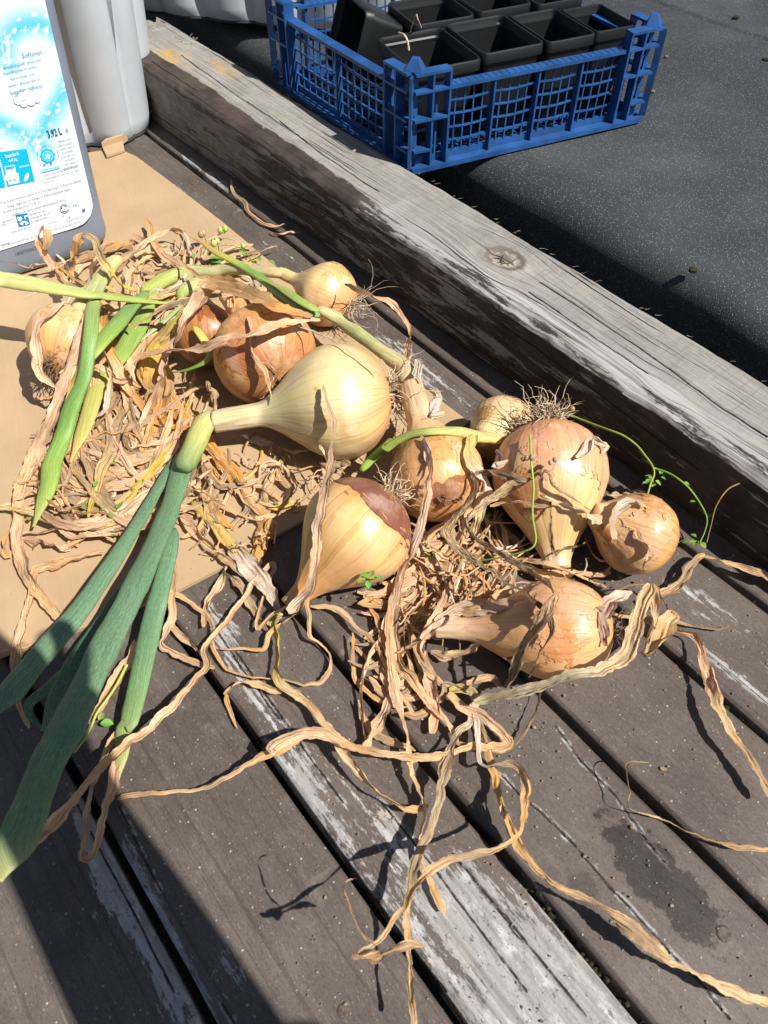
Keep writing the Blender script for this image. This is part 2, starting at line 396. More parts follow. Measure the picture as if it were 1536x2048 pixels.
def mat_leaf(name, dried, soft=False):
    m = M(name)
    uv = m.n('UVMap').outputs[0]; oi = m.n('ObjectInfo'); rv = oi.outputs['Random']; mott = oi.outputs['Alpha']
    off = m.n('CombineXYZ', {0: m.math('MULTIPLY', rv, 29.0), 1: m.math('MULTIPLY', rv, 53.0), 2: 0.0}).outputs[0]
    vv = m.n('VectorMath', operation='ADD'); m.put(vv.inputs[0], uv); m.put(vv.inputs[1], off); vv = vv.outputs[0]
    base = m.attr('col', 0)
    if dried:
        st = m.noise(m.scale(vv, (0.7, 5.5, 1)), 1, 6, 0.7)
        st2 = m.noise(m.scale(vv, (0.5, 5, 1), (4, 4, 0)), 1, 3, 0.6)
        fi = m.noise(m.scale(vv, (2.2, 26, 1)), 1, 3, 0.6)
        sp = m.noise(m.scale(vv, (2.6, 9, 1), (1, 7, 0)), 1, 5, 0.68)
        c = m.mix(m.step(st, 0.3, 0.6), m.mix(1.0, base, (0.8, 0.77, 0.66) if soft else (0.5, 0.42, 0.34), 'MULTIPLY'), m.mix(1.0, base, (1.2, 1.18, 1.15), 'MULTIPLY'))
        c = m.mix(m.math('MULTIPLY', m.step(st2, 0.5, 0.75), 0.25 if soft else 0.5), c, m.mix(1.0, base, (0.85, 0.62, 0.4), 'MULTIPLY'))
        c = m.mix(m.math('MULTIPLY', m.step(fi, 0.55, 0.7), 0.28), c, (0.22, 0.125, 0.06))
        k = m.math('MULTIPLY_ADD', sp, 1.0, m.math('MULTIPLY_ADD', mott, 0.3, -0.15))
        c = m.mix(m.math('MULTIPLY', m.step(k, 0.55, 0.66), 0.85), c, (0.06, 0.036, 0.018))
        h = m.math('ADD', m.math('MULTIPLY', st, 0.8), m.math('MULTIPLY', fi, 0.3))
        nrm = m.bump(h, 0.5, 0.001)
        m.fin(c, 0.62, nrm, 0.3)
        return m.translucent(c, 0.3)
    st = m.noise(m.scale(vv, (0.35, 34, 1)), 1, 3, 0.5)
    po = m.noise(m.scale(vv, (4, 13, 1)), 1, 6, 0.78)
    c = m.mix(m.math('MULTIPLY', m.step(st, 0.43, 0.6), 0.8), m.mix(1.0, base, (.72, .75, .75), 'MULTIPLY'), m.mix(1.0, base, (1.35, 1.25, 1.15), 'MULTIPLY'))
    c = m.mix(m.math('MULTIPLY', m.step(po, 0.46, 0.62), m.math('MULTIPLY', mott, 0.42)), c, (0.36, 0.45, 0.33))
    sc = m.noise(m.scale(vv, (0.8, 6, 1), (9, 2, 0)), 1, 2, 0.4)
    c = m.mix(m.math('MULTIPLY', m.step(sc, 0.735, 0.75), 0.7), c, (0.46, 0.5, 0.38))
    c = m.mix(m.step(m.noise(m.scale(vv, (9, 30, 1)), 1, 2), 0.74, 0.77), c, (0.1, 0.06, 0.02))
    m.fin(c, m.math('MULTIPLY_ADD', po, 0.3, 0.3), m.bump(st, 0.35, 0.0008), 0.4)
    return m.translucent(m.mix(1.0, c, (1.0, 1.0, 0.5), 'MULTIPLY'), 0.15)

def mat_vcol(name, rough=0.4, dust=0.0, spec=0.4):
    m = M(name); c = m.attr('col', 0); v = m.tex()
    if dust:
        c = m.mix(m.math('MULTIPLY', m.step(m.noise(v, 330, 3, 0.65), 0.69, 0.74), dust), c, (0.28, 0.23, 0.19))
        c = m.mix(m.math('MULTIPLY', m.step(m.noise(v, 14, 5, 0.65), 0.5, 0.8), 0.16), c, (0.5, 0.45, 0.42))
    return m.fin(c, rough, None, spec)

MAT = dict(
    plank=mat_plank(), beam=mat_beam(), felt=mat_felt(), card=mat_card(), onion=mat_onion(),
    dry=mat_leaf('dried_onion_leaf', True), neck=mat_leaf('pale_onion_neck', True, True), splinter=plain('grey_splinter', (0.24, 0.21, 0.17), 0.9, 0.3, 200, 0.2), green=mat_leaf('green_onion_leaf', False),
    soil=plain('dark_soil', (0.012, 0.01, 0.008), 0.9, 0.4, 60, 0.2, 0.6, 200),
    joist=plain('dark_joist_wood', (0.03, 0.025, 0.02), 0.9, 0.3, 30, 0.2),
    root=plain('dry_root', (0.5, 0.38, 0.25), 0.8, 0.35, 150, 0.2),
    darkroot=plain('dirty_root', (0.16, 0.1, 0.06), 0.9, 0.4, 150, 0.2),
    blue=plain('blue_plastic', (0.013, 0.066, 0.205), 0.45, 0.22, 35, 0.45, 0.1, 400),
    pot=plain('black_pot_plastic', (0.005, 0.0055, 0.0055), 0.5, 0.3, 30, 0.5, 0.1, 300),
    planter=plain('grey_planter_plastic', (0.43, 0.452, 0.475), 0.5, 0.05, 18, 0.4, 0.05, 500),
    planterbase=plain('dark_rubber', (0.02, 0.02, 0.02), 0.7, 0.2, 30),
    bottle=plain('grey_blue_bottle_plastic', (0.18, 0.205, 0.25), 0.36, 0.08, 12, 0.45, 0.05, 400),
    label=mat_vcol('printed_label', 0.42, 0.75),
    pebble=plain('grit_stone', (0.2, 0.15, 0.1), 0.85, 0.45, 300, 0.3, 0.5, 900),
    moss=plain('moss_and_dirt', (0.03, 0.026, 0.014), 0.95, 0.5, 250, 0.1, 0.6, 700),
    skin=plain('person_skin', (0.55, 0.33, 0.24), 0.5, 0.08, 60),
    cloth=plain('dark_sleeve_cloth', (0.03, 0.04, 0.06), 0.9, 0.2, 80),
    stem=mat_vcol('weed_stem', 0.5),
)

# ------------------------------------------------------------------ setting: ground, deck, beam, felt roof
def seg_dist(p, poly):
    best = 9.0
    for a, b in zip(poly[:-1], poly[1:]):
        ab = b - a; t = max(0, min(1, (p - a).dot(ab) / max(1e-9, ab.length_squared)))
        best = min(best, (p - a - ab * t).length)
    return best
def polydist(A, polys):
    """distance of every row of A (n x 2) to the nearest of some polylines"""
    d = np.full(len(A), 0.05)
    for poly in polys:
        for a, b in zip(poly[:-1], poly[1:]):
            a, b = np.array(a), np.array(b); ab = b - a
            t = np.clip(((A - a) @ ab) / max(1e-12, ab @ ab), 0, 1)
            d = np.minimum(d, np.linalg.norm(A - a - t[:, None] * ab, axis=1))
    return d
ROTZ = math.atan2(-SV.y, -SV.x)                            # local X runs towards the camera, local Y across

gnd = build('ground', [(-60, -60, -0.4), (60, -60, -0.4), (60, 60, -0.4), (-60, 60, -0.4)], [(0, 1, 2, 3)], MAT['soil'], smooth=False)
tag(gnd, kind='structure')

# bare patches: photo place, reach along and across the board (m), strength
WEAR = [(600, 1560, .05, .014, .5), (660, 1640, .05, .012, .35), (840, 1760, .09, .016, .34), (770, 1640, .05, .01, .25),
        (980, 1900, .11, .03, .5), (1080, 2010, .1, .045, .55), (1200, 2040, .08, .03, .5), (480, 1330, .07, .02, .38), (430, 1240, .06, .02, .4),
        (540, 1440, .05, .01, .35), (880, 1560, .05, .006, .35), (950, 1650, .06, .006, .3), (700, 1740, .06, .006, .4), (830, 1890, .08, .008, .45),
        (150, 1560, .05, .012, .45), (190, 1660, .06, .012, .5), (270, 1800, .09, .014, .6), (350, 1950, .1, .018, .6),
        (245, 1680, .06, .008, .5), (330, 1850, .06, .007, .5), (430, 1990, .05, .022, .55), (200, 1790, .04, .012, .25),
        (460, 380, .14, .02, .4), (560, 500, .12, .02, .33), (400, 330, .1, .02, .3), (760, 690, .1, .02, .35), (900, 790, .1, .02, .3),
        (720, 620, .1, .01, .35), (830, 740, .06, .02, .25), (1410, 1230, .1, .015, .26), (1480, 1290, .08, .02, .24), (1380, 1180, .05, .015, .3),
        (1500, 1380, .06, .008, .45), (1440, 1330, .06, .006, .5), (1450, 1130, .08, .012, .3), (1160, 1880, .08, .01, .3),
        (1230, 1990, .06, .02, .3), (1180, 1950, .04, .02, .2), (540, 1990, .04, .01, .35), (1460, 1870, .03, .02, .25), (60, 1930, .03, .02, .25)]
WEARL = []
for (x, y, a, b, s) in WEAR:
    q = P(x, y); WEARL.append((q.dot(NV), q.dot(SV), a, b, s))
CRACKS = [[(1000, 1545), (1040, 1590), (1087, 1630), (1150, 1690), (1215, 1770), (1265, 1820), (1345, 1910), (1400, 1965), (1465, 2045)],
          [(1110, 1450), (1160, 1520), (1230, 1590), (1300, 1690), (1340, 1735)],
          [(236, 1610), (262, 1660), (290, 1720), (320, 1780)],
          [(520, 1480), (600, 1590), (690, 1720), (790, 1850), (900, 1990)], [(760, 1600), (870, 1740), (960, 1860), (1060, 1990)],
          [(470, 1300), (540, 1400), (610, 1500), (690, 1610)], [(1010, 1830), (1090, 1930), (1180, 2040)], [(900, 1700), (990, 1810), (1040, 1880)],
          [(150, 1600), (200, 1700), (270, 1830), (350, 1990)], [(350, 370), (430, 440), (500, 495)], [(440, 2000), (470, 2048)], [(420, 1240), (480, 1330), (560, 1440)]]
CRACKW = [[P(*q) for q in c] for c in CRACKS]

deck = bpy.data.objects.new('deck', None); COL.objects.link(deck)
tag(deck, kind='structure')
GAPS = [-0.30, -0.178, -0.0565, 0.0612, 0.1487, 0.2570, 0.3630, 0.4618, 0.585]
GW = 0.0072
S0, S1 = -0.32, 1.75
def make_plank(n0, n1, k):
    w = n1 - n0; nx, ny = 330, 84
    cx = (n0 + n1) / 2
    verts, wear, sn = [], [], []
    nears = [c for c in CRACKW if any(n0 - .01 < q.dot(NV) < n1 + .01 for q in c)]
    nw = [g for g in WEARL if n0 - .002 < g[0] < n1 + .002]
    for i in range(nx + 1):
        s = S0 + (S1 - S0) * i / nx
        e0 = 0.0012 * fbm(s * 7, k * 3.1); e1 = 0.0012 * fbm(s * 7, k * 3.1 + 50)
        for j in range(-2, ny + 3):
            jj = min(ny, max(0, j)); t = jj / ny
            t = t - 0.13 * math.sin(2 * math.pi * t) / (2 * math.pi)      # closer rows at the edges
            ed = min(t, 1 - t) * w
            z = -0.0022 * (1 - sm(0, 0.0028, ed)) + 0.0007 * fbm(s * 5, t * 3 + k * 9) + 0.0004 * fbm(s * 40, t * 12 + k)
            n = n0 + e0 + (w + e1 - e0) * t
            if j in (-2, ny + 2): z = -0.034
            elif j in (-1, ny + 1): z = -0.012
            verts.append(NS(n, s, z))
            wear.append(-0.03 + (0.16 * (1 - sm(0.0, 0.006, ed)) * (0.5 + fbm(s * 9, k * 5.0, 3)) if ed < .006 else 0)); sn.append((n, s))
    row = ny + 5
    A_ = np.array(sn); wear = np.array(wear)
    for (gn, gs, a, b, st) in nw: wear += st * np.exp(-((A_[:, 1] - gs) / a) ** 2 - ((A_[:, 0] - gn) / b) ** 2)
    crk = polydist(A_, [[(q.dot(NV), q.dot(SV)) for q in c] for c in nears])
    faces = [(i * row + j, i * row + j + 1, (i + 1) * row + j + 1, (i + 1) * row + j) for i in range(nx) for j in range(row - 1)]
    faces += [tuple(reversed(range(row))), tuple(nx * row + j for j in range(row))]
    # local frame of the board: X along it, Y across it
    o = NS(cx, 0.7, 0); R = Matrix.Rotation(-ROTZ, 3, 'Z')
    lv = [R @ (v - o) for v in verts]
    ob = build('plank', lv, [tuple(reversed(f)) for f in faces], MAT['plank'], None, attrs={'wear': wear, 'crack': crk})
    ob.location = o; ob.rotation_euler = (0, 0, ROTZ); ob.parent = deck
for k in range(len(GAPS) - 1):
    make_plank(GAPS[k] + GW / 2, GAPS[k + 1] - GW / 2, k)
for s in (-0.2, 0.42, 1.1):
    mb = MB(); mb.fbox(NS(0, s), NV, SV, -0.4, 0.6, -0.03, 0.03, -0.13, -0.036)
    mb.build('joist', MAT['joist'], deck)

def make_beam():
    bt = empty('timber_beam', NS(0.55, 0.6, 0), 'long square weathered grey timber lying along the deck beside the black felt', 'timber')
    n0, n1, h = 0.4945, 0.6035, 0.0835
    s0, s1 = -0.3, 1.352
    # outline of the section, walked from the near foot over the top to the far foot
    sec = []; NS_, NT_ = 50, 72
    r0, r1 = 0.007, 0.010
    for i in range(NS_): sec.append((n0, 0.002 + (h - r0 - 0.002) * i / (NS_ - 1)))
    for i in range(1, 6):
        a = math.pi / 2 * i / 6; sec.append((n0 + r0 * (1 - math.cos(a)), h - r0 + r0 * math.sin(a)))
    for i in range(NT_): sec.append((n0 + r0 + (n1 - r1 - n0 - r0) * i / (NT_ - 1), h))
    for i in range(1, 6):
        a = math.pi / 2 * i / 6; sec.append((n1 - r1 + r1 * math.sin(a), h - r1 + r1 * math.cos(a)))
    for i in range(8): sec.append((n1, (h - r1) * (1 - i / 7) + 0.002 * (i / 7)))
    arc = [0]
    for a, b in zip(sec[:-1], sec[1:]): arc.append(arc[-1] + math.dist(a, b))
    top0 = arc[NS_]
    def st(x, y, z=h):                                      # photo place on the top face -> (arc, s)
        q = P(x, y, z); return (top0 + q.dot(NV) - n0, q.dot(SV))
    def sd(x, y):                                           # photo place on the near face
        d = ray(x, y); t = n0 / d.dot(NV); q = Vector((0, 0, CAMH)) + d * t; return (q.z, q.dot(SV))
    knots = [(*st(1012, 516), .021, .030, 1), (*st(1345, 780), .011, .017, 1), (*st(375, 175), .009, .03, 1), (*sd(735, 525), .013, .03, 1), (*st(575, 228), .004, .006, 1)]
    cracks = [[sd(310, 225), sd(420, 300), sd(520, 370), sd(640, 440), sd(660, 430)], [sd(600, 395), sd(660, 430), sd(760, 500)],
              [sd(1000, 650), sd(1100, 720), sd(1250, 830), sd(1400, 945)], [st(310, 117), st(340, 138), st(400, 180)],
              [st(1060, 580), st(1160, 650), st(1300, 745)], [st(1080, 560), st(1250, 672), st(1430, 800), st(1536, 870)],
              [st(560, 240), st(650, 312), st(760, 380)], [st(360, 110), st(480, 195), st(600, 270)]]
    secA = np.array([(a, s0 + (s1 - s0) * i / 420) for i in range(421) for a in arc])
    CD = polydist(secA, cracks)
    nx = 420; verts = []; A = {k: [] for k in ('gw', 'knot', 'paint', 'silver', 'ochre', 'moss', 'crack')}
    och = [(*st(352, 130), .012, .03), (*st(450, 140), .012, .035), (*st(405, 170), .01, .03), (*st(340, 110), .02, .04)]
    for i in range(nx + 1):
        s = s0 + (s1 - s0) * i / nx
        endw = sm(s1 - 0.06, s1, s)
        for j, (n, z) in enumerate(sec):
            a = arc[j]
            gw = a; kd = 9.0
            for (ka, ks, ra, rs, w) in knots:
                dx, dy = (s - ks) / rs, (a - ka) / ra
                d = math.hypot(dx, dy); kd = min(kd, d) if ra > .012 else kd
                gw -= (a - ka) * 0.8 * math.exp(-(d / 1.5) ** 2) * w
            gw += 0.004 * fbm(s * 3, a * 8)
            on_top = j > NS_ + 1 and j < NS_ + 6 + NT_
            side = j < NS_
            dn = 0.0016 * fbm(s * 9, a * 30) + 0.0008 * fbm(s * 50, a * 70)
            zz = z + (0.0012 * fbm(s * 11, a * 40, 4) if z > 0.01 else 0)
            c = float(CD[i * len(sec) + j])
            if on_top: zz -= 0.0012 * (1 - sm(0, 0.002, c))
            if NS_ <= j <= NS_ + 5: zz += 0.002 * fbm(s * 30, 7) - 0.0012; dn += 0.0022 * fbm(s * 26, 3)
            if kd < 1.1: zz += 0.0012 * math.sin(kd * 9)
            bow = -0.006 * sm(0.7, 1.3, s)
            zz -= 0.012 * endw * max(0, fbm(s * 30, a * 25, 8) + 0.35) if on_top else 0
            v = NS(n + dn + bow * (1 if j < NS_ + 20 else -0.7), s + (0.02 * fbm(a * 40, 1) - 0.028 * (a - top0 - 0.05) / 0.05 if i == nx else 0), zz)
            verts.append(v)
            A['gw'].append(gw); A['knot'].append(kd); A['crack'].append(c)
            across = (a - top0) / (n1 - n0)
            if side: pnt = 0.54 + 0.1 * sm(0.5, 0.2, s) - 0.25 * sm(0.8, 1.25, s)
            elif on_top or j <= NS_ + 1:
                far = sm(0.55, 0.85, s)
                near = 1 - sm(0.16 + 0.06 * far, 0.26 + 0.1 * far, across + 0.05 * fbm(s * 5, 2))
                pnt = 0.1 + near * (0.35 + 0.45 * far)
            else: pnt = 0.3
            A['paint'].append(pnt)
            sil = 0.0
            if on_top: sil = (1 - sm(0.28, 0.42, across + 0.06 * fbm(s * 4, 5))) * (1 - sm(0.45, 0.75, s))
            A['silver'].append(sil)
            oc = 0.0
            for (oa, os_, ra, rs) in och: oc += math.exp(-((a - oa) / ra) ** 2 - ((s - os_) / rs) ** 2)
            A['ochre'].append(min(1, oc) * (1 if on_top else 0.2))
            A['moss'].append((0.7 * sm(0.6, 1.0, s) if side else 0) + 0.6 * endw)
    row = len(sec)
    faces = [(i * row + j, i * row + j + 1, (i + 1) * row + j + 1, (i + 1) * row + j) for i in range(nx) for j in range(row - 1)]
    faces += [tuple(range(row)), tuple(nx * row + j for j in reversed(range(row)))]
    o = NS(0.55, 0.6, 0); R = Matrix.Rotation(-ROTZ, 3, 'Z')
    ob = build('beam_body', [R @ (v - o) for v in verts], faces, MAT['beam'], None, attrs=A)
    ob.rotation_euler = (0, 0, ROTZ); ob.parent = bt
    # splinters along the torn far edge and dry fibre on the far end
    random.seed(5); mb = MB()
    for k in range(70):
        s = rnd(s0, 1.0); b = NS(n1 + rnd(-.004, .001), s, h - rnd(0.001, .004))
        L = rnd(.003, .008) * (2 if random.random() < .1 else 1)
        d = (NV * rnd(.2, 1) - SV * rnd(.2, 1) + Vector((0, 0, rnd(0, .5)))).normalized()
        mb.tube([b, b + d * L * .6 + Vector((0, 0, rnd(-.001, .001))), b + d * L], [.0003, .00025, .0001], 4)
    for k in range(45):
        b = P(rnd(335, 395), rnd(72, 92), h) + Vector((0, 0, -.002)); d = Vector((rnd(-1, 1), rnd(-1, 1), rnd(0, .5))).normalized() * rnd(.003, .009)
        mb.tube([b, b + d * .5 + Vector((0, 0, .001)), b + d], .0004, 4)
    f = mb.build('splinters', MAT['splinter'], bt); f['kind'] = 'stuff'
    return bt
beam = make_beam()

def make_felt():
    """black felt roof: a rounded drip edge behind the beam, then a wide flat sheet with one lap seam"""
    FZ = 0.070
    prof = [(0.68, -0.3), (0.69, -0.05), (0.695, 0.0), (0.698, 0.02)]
    R = 0.036
    for i in range(13):
        a = math.pi / 2 * i / 12; prof.append((0.699 + R * (1 - math.cos(a)), FZ - R + R * math.sin(a)))
    n = prof[-1][0]
    while n < 1.335: n += 0.02; prof.append((n, FZ))
    prof += [(1.338, FZ + .0005), (1.341, FZ + 0.004)]
    n = 1.345
    while n < 3.6: prof.append((n, FZ + 0.004)); n += 0.05
    ss = [-0.9 + 0.02 * i for i in range(150)] + [2.1 + 0.15 * i for i in range(20)]
    verts = []
    for s in ss:
        for j, (a, z) in enumerate(prof):
            wv = 0.006 * fbm(s * 2.2, 3) + 0.003 * fbm(s * 7, 1)
            edge = 1 - sm(0.76, 0.95, a)
            sag = -0.007 * fbm(a * 3, s * 3, 2) - 0.0016 * fbm(a * 11, s * 11, 6) - (0.01 * sm(0.9, 1.3, s))
            verts.append(NS(a + wv * edge, s, z + (sag if z > 0 else 0)))
    row = len(prof)
    faces = [(i * row + j + 1, i * row + j, (i + 1) * row + j, (i + 1) * row + j + 1) for i in range(len(ss) - 1) for j in range(row - 1)]
    o = build('felt_roof', verts, faces, MAT['felt'])
    tag(o, kind='structure')
    return FZ
FELT_Z = make_felt()

# cardboard sheet on the boards
def make_card():
    out = [(-420, 1440), (0, 1312), (180, 1250), (350, 1185), (441, 1138), (547, 1072), (680, 1000), (800, 930), (900, 880), (937, 843), (839, 770), (640, 605), (440, 440), (330, 355), (272, 312), (250, 303), (215, 299), (180, 304), (0, 330), (-420, 400)]
    pts = [P(x, y, 0.005) for x, y in out]
    cx = P(120, 900, 0.0)
    bt = empty('cardboard_sheet', cx, 'flat brown corrugated cardboard sheet spread under the onions and the bottle', 'cardboard')
    fold = [[P(-50, 905), P(100, 850), P(200, 812), P(420, 740)], [P(-60, 640), P(60, 600), P(420, 470)], [P(190, 335), P(240, 322), P(300, 330)], [P(0, 1020), P(210, 960)]]
    # triangulated grid inside the outline so creases can run over it
    bm = bmesh.new()
    vs = [bm.verts.new(p) for p in pts]
    bm.faces.new(vs)
    bmesh.ops.triangulate(bm, faces=bm.faces[:])
    for _ in range(5):
        es = [e for e in bm.edges if e.calc_length() > 0.03]
        if not es: break
        bmesh.ops.subdivide_edges(bm, edges=es, cuts=1)
        bmesh.ops.triangulate(bm, faces=bm.faces[:])
    bm.verts.ensure_lookup_table()
    for v in bm.verts: v.co.z += 0.0012 * fbm(v.co.x * 9, v.co.y * 9)
    top = [v.co.copy() for v in bm.verts]; fc = [[v.index for v in f.verts] for f in bm.faces]
    bound = [(e.verts[0].index, e.verts[1].index, [v.index for v in e.link_faces[0].verts]) for e in bm.edges if len(e.link_faces) == 1]
    bm.free()
    n = len(top); verts = top + [Vector((v.x, v.y, v.z - 0.0038)) for v in top]
    faces = [tuple(f) for f in fc] + [tuple(i + n for i in reversed(f)) for f in fc]
    for a, b, f in bound:
        i = f.index(a)
        if f[(i + 1) % len(f)] == b: a, b = b, a
        faces.append((a, b, b + n, a + n))
    crk = [min(seg_dist(Vector((v.x, v.y, 0)), c) for c in fold) for v in verts]
    build('sheet', verts, faces, MAT['card'], bt, smooth=False, attrs={'crack': crk})
    # folded flap at the far corner
    mb = MB()
    a, b = P(207, 301, .006), P(247, 288, .006); c, d = P(250, 304, .006), P(214, 316, .006)
    up = Vector((0, 0, .012))
    mb.box8([a, b, b + (b - a) * .02 + Vector((0.004, .012, 0)), a + Vector((0.004, .012, 0)), a + up, b + up, b + up + Vector((0.004, .012, 0)), a + up + Vector((0.004, .012, 0))])
    mb.box8([d, c, b, a, d + Vector((0, 0, .003)), c + Vector((0, 0, .003)), b + Vector((0, 0, .005)), a + Vector((0, 0, .005))])
    mb.build('flap', MAT['card'], bt, attrs={'crack': [.05] * len(mb.v)})
make_card()

# ------------------------------------------------------------------ planters
def fluted(c, ax, ay, L, D, h, taper, lobes, amp, name, label, basez):
    """planter with a scalloped wall: rounded oblong L x D around c, wider at the top"""
    t = empty(name, c, label, 'planter', 'grey scalloped planters')
    N0 = 720; e = 0.5; dense = []
    for i in range(N0 + 1):
        th = 2 * math.pi * i / N0
        dense.append((math.copysign(abs(math.cos(th)) ** e, math.cos(th)) * L, math.copysign(abs(math.sin(th)) ** e, math.sin(th)) * D))
    cum = np.concatenate([[0], np.cumsum([math.dist(p, q) for p, q in zip(dense[:-1], dense[1:])])])
    DX = np.array([p[0] for p in dense]); DY = np.array([p[1] for p in dense])
    def ringpts(k, z, a):
        out = []
        n = lobes * 12
        for i in range(n):
            s = cum[-1] * i / n
            x, y = np.interp(s, cum, DX), np.interp(s, cum, DY)
            x2, y2 = np.interp((s + .002) % cum[-1], cum, DX), np.interp((s + .002) % cum[-1], cum, DY)
            t = math.hypot(x2 - x, y2 - y) or 1; nx_, ny_ = (y2 - y) / t, -(x2 - x) / t
            o = a * (abs(math.sin(math.pi * (i / 12.0))) ** 0.75 - 1)
            out.append(c + ax * (x * k + nx_ * o) + ay * (y * k + ny_ * o) + Vector((0, 0, z)))
        return out
    levels = [(0.93, 0.0, amp * .4), (0.97, 0.004, amp * .6), (1.0, 0.02, amp), (1.0 + taper * .5, h * .5, amp), (1 + taper, h * .93, amp), (1 + taper * 1.02, h, amp * .5), (1.05 + taper, h, amp * .3), (1.05 + taper, h + .012, amp * .3), (0.97 + taper, h + .012, amp * .3), (.95 + taper, h * .8, amp * .3), (.9, .03, amp * .3)]
    verts, faces = [], []
    for (k, z, a) in levels: verts += ringpts(k, z + basez, a)
    n = lobes * 12
    for i in range(len(levels) - 1):
        for j in range(n):
            faces.append((i * n + j, i * n + (j + 1) % n, (i + 1) * n + (j + 1) % n, (i + 1) * n + j))
    faces.append(tuple(reversed(range(n)))); faces.append(tuple((len(levels) - 1) * n + j for j in range(n)))
    build('wall', verts, faces, MAT['planter'], t)
    rv, rf = [], []
    for (k, z) in ((.9, -0.002), (.955, -0.002), (.955, .0015), (.9, .0015)): rv += ringpts(k, z + basez, amp * .4)
    for i in range(4):
        for j in range(n):
            a, b = i * n, ((i + 1) % 4) * n
            rf.append((a + j, a + (j + 1) % n, b + (j + 1) % n, b + j))
    build('base_ring', rv, rf, MAT['planterbase'], t)
    return t
fluted(Vector((-0.505, 1.235, 0.003)), Vector((1, 0.05, 0)).normalized(), Vector((-0.05, 1, 0)).normalized(), 0.14, 0.105, 0.42, 0.24, 11, 0.017,
       'scalloped_planter', 'pale grey scalloped planter on the deck behind the bottle', 0.0)
d = (P(525, 45, .082) - P(310, 25, .082)).normalized(); e = Vector((-d.y, d.x, 0))
fluted(P(470, 36, .082) + d * 0.03 + e * 0.112 + Vector((0, 0, -0.006)), d, e, 0.27, 0.12, 0.22, 0.1, 16, 0.018,
       'scalloped_planter', 'pale grey scalloped planter at the back, partly seen through the blue crate', 0.0)

# ------------------------------------------------------------------ blue crate
CZ = 0.0735
C0 = P(822, 345, 0.07); CA = math.radians(24.4)
ca = Vector((math.cos(CA), math.sin(CA), 0)); cb = Vector((-math.sin(CA), math.cos(CA), 0))
def CR(a, b, z=0.0): return Vector((C0.x, C0.y, CZ)) + ca * a + cb * b + Vector((0, 0, z))
cN, cR, cB, cL = CR(0, 0), CR(.342, 0), CR(.305, .325), CR(-.062, .31)
crate = empty('plastic_crate', (cN + cB) / 2, 'open blue plastic crate of square lattice, holding black pots', 'crate')
RIM = 0.096
def wall(p0, p1, bays, ncol):
    dx = p1 - p0; L = dx.length; dx = dx / L; out = Vector((dx.y, -dx.x, 0))
    lat, rim, fl = MB(), MB(), MB()
    u0, u1 = 0.045, L - 0.045
    wbay = (u1 - u0) / bays
    rows = 5; z0, z1 = 0.0125, RIM - .004
    for b in range(bays):
        a0, a1 = u0 + b * wbay, u0 + (b + 1) * wbay
        for c in range(1, ncol):
            x = a0 + (a1 - a0) * c / ncol
            lat.fbox(p0, dx, out, x - .0009, x + .0009, -.0018, .0, z0, z1)
        for r in range(1, rows):
            z = z0 + (z1 - z0) * r / rows
            # the lattice sags a little towards each bay's middle
            for c in range(ncol):
                xa, xb = a0 + (a1 - a0) * c / ncol, a0 + (a1 - a0) * (c + 1) / ncol
                za, zb_ = [z - 0.0022 * math.sin(math.pi * k / ncol) for k in (c, c + 1)]
                az = Vector((0, 0, 1))
                lat.box8([p0 + dx * x + out * y + az * (zz + dz) for dz in (-.0009, .0009) for x, y, zz in ((xa, -.002, za), (xb, -.002, zb_), (xb, .0008, zb_), (xa, .0008, za))])
    for b in range(bays + 1):
        x = u0 + b * wbay
        rb = MB(); rb.fbox(p0, dx, out, x - .0012, x + .0012, -.003, .0065, .0065, RIM - .0045); rb.build('rib', MAT['blue'], crate)
    lat.fbox(p0, dx, out, .0, L, -.0028, -.0002, .0062, z0 + .001)
    rim.fbox(p0, dx, out, .03, L - .03, -.006, .0085, RIM - .0042, RIM)
    k = int(L / 0.012)
    for i in range(k):                                    # moulded nicks along the rim
        x = .045 + (L - .09) * i / k
        rim.fbox(p0, dx, out, x, x + .0006, -.0055, .0080, RIM, RIM + .0005)
    fl.fbox(p0, dx, out, -.004, L + .004, -.004, .0125, .0, .006)
    lat.build('lattice', MAT['blue'], crate); rim.build('rim', MAT['blue'], crate); fl.build('bottom_flange', MAT['blue'], crate)
wall(cN, cR, 4, 5); wall(cR, cB, 2, 7); wall(cB, cL, 4, 5); wall(cL, cN, 2, 7)
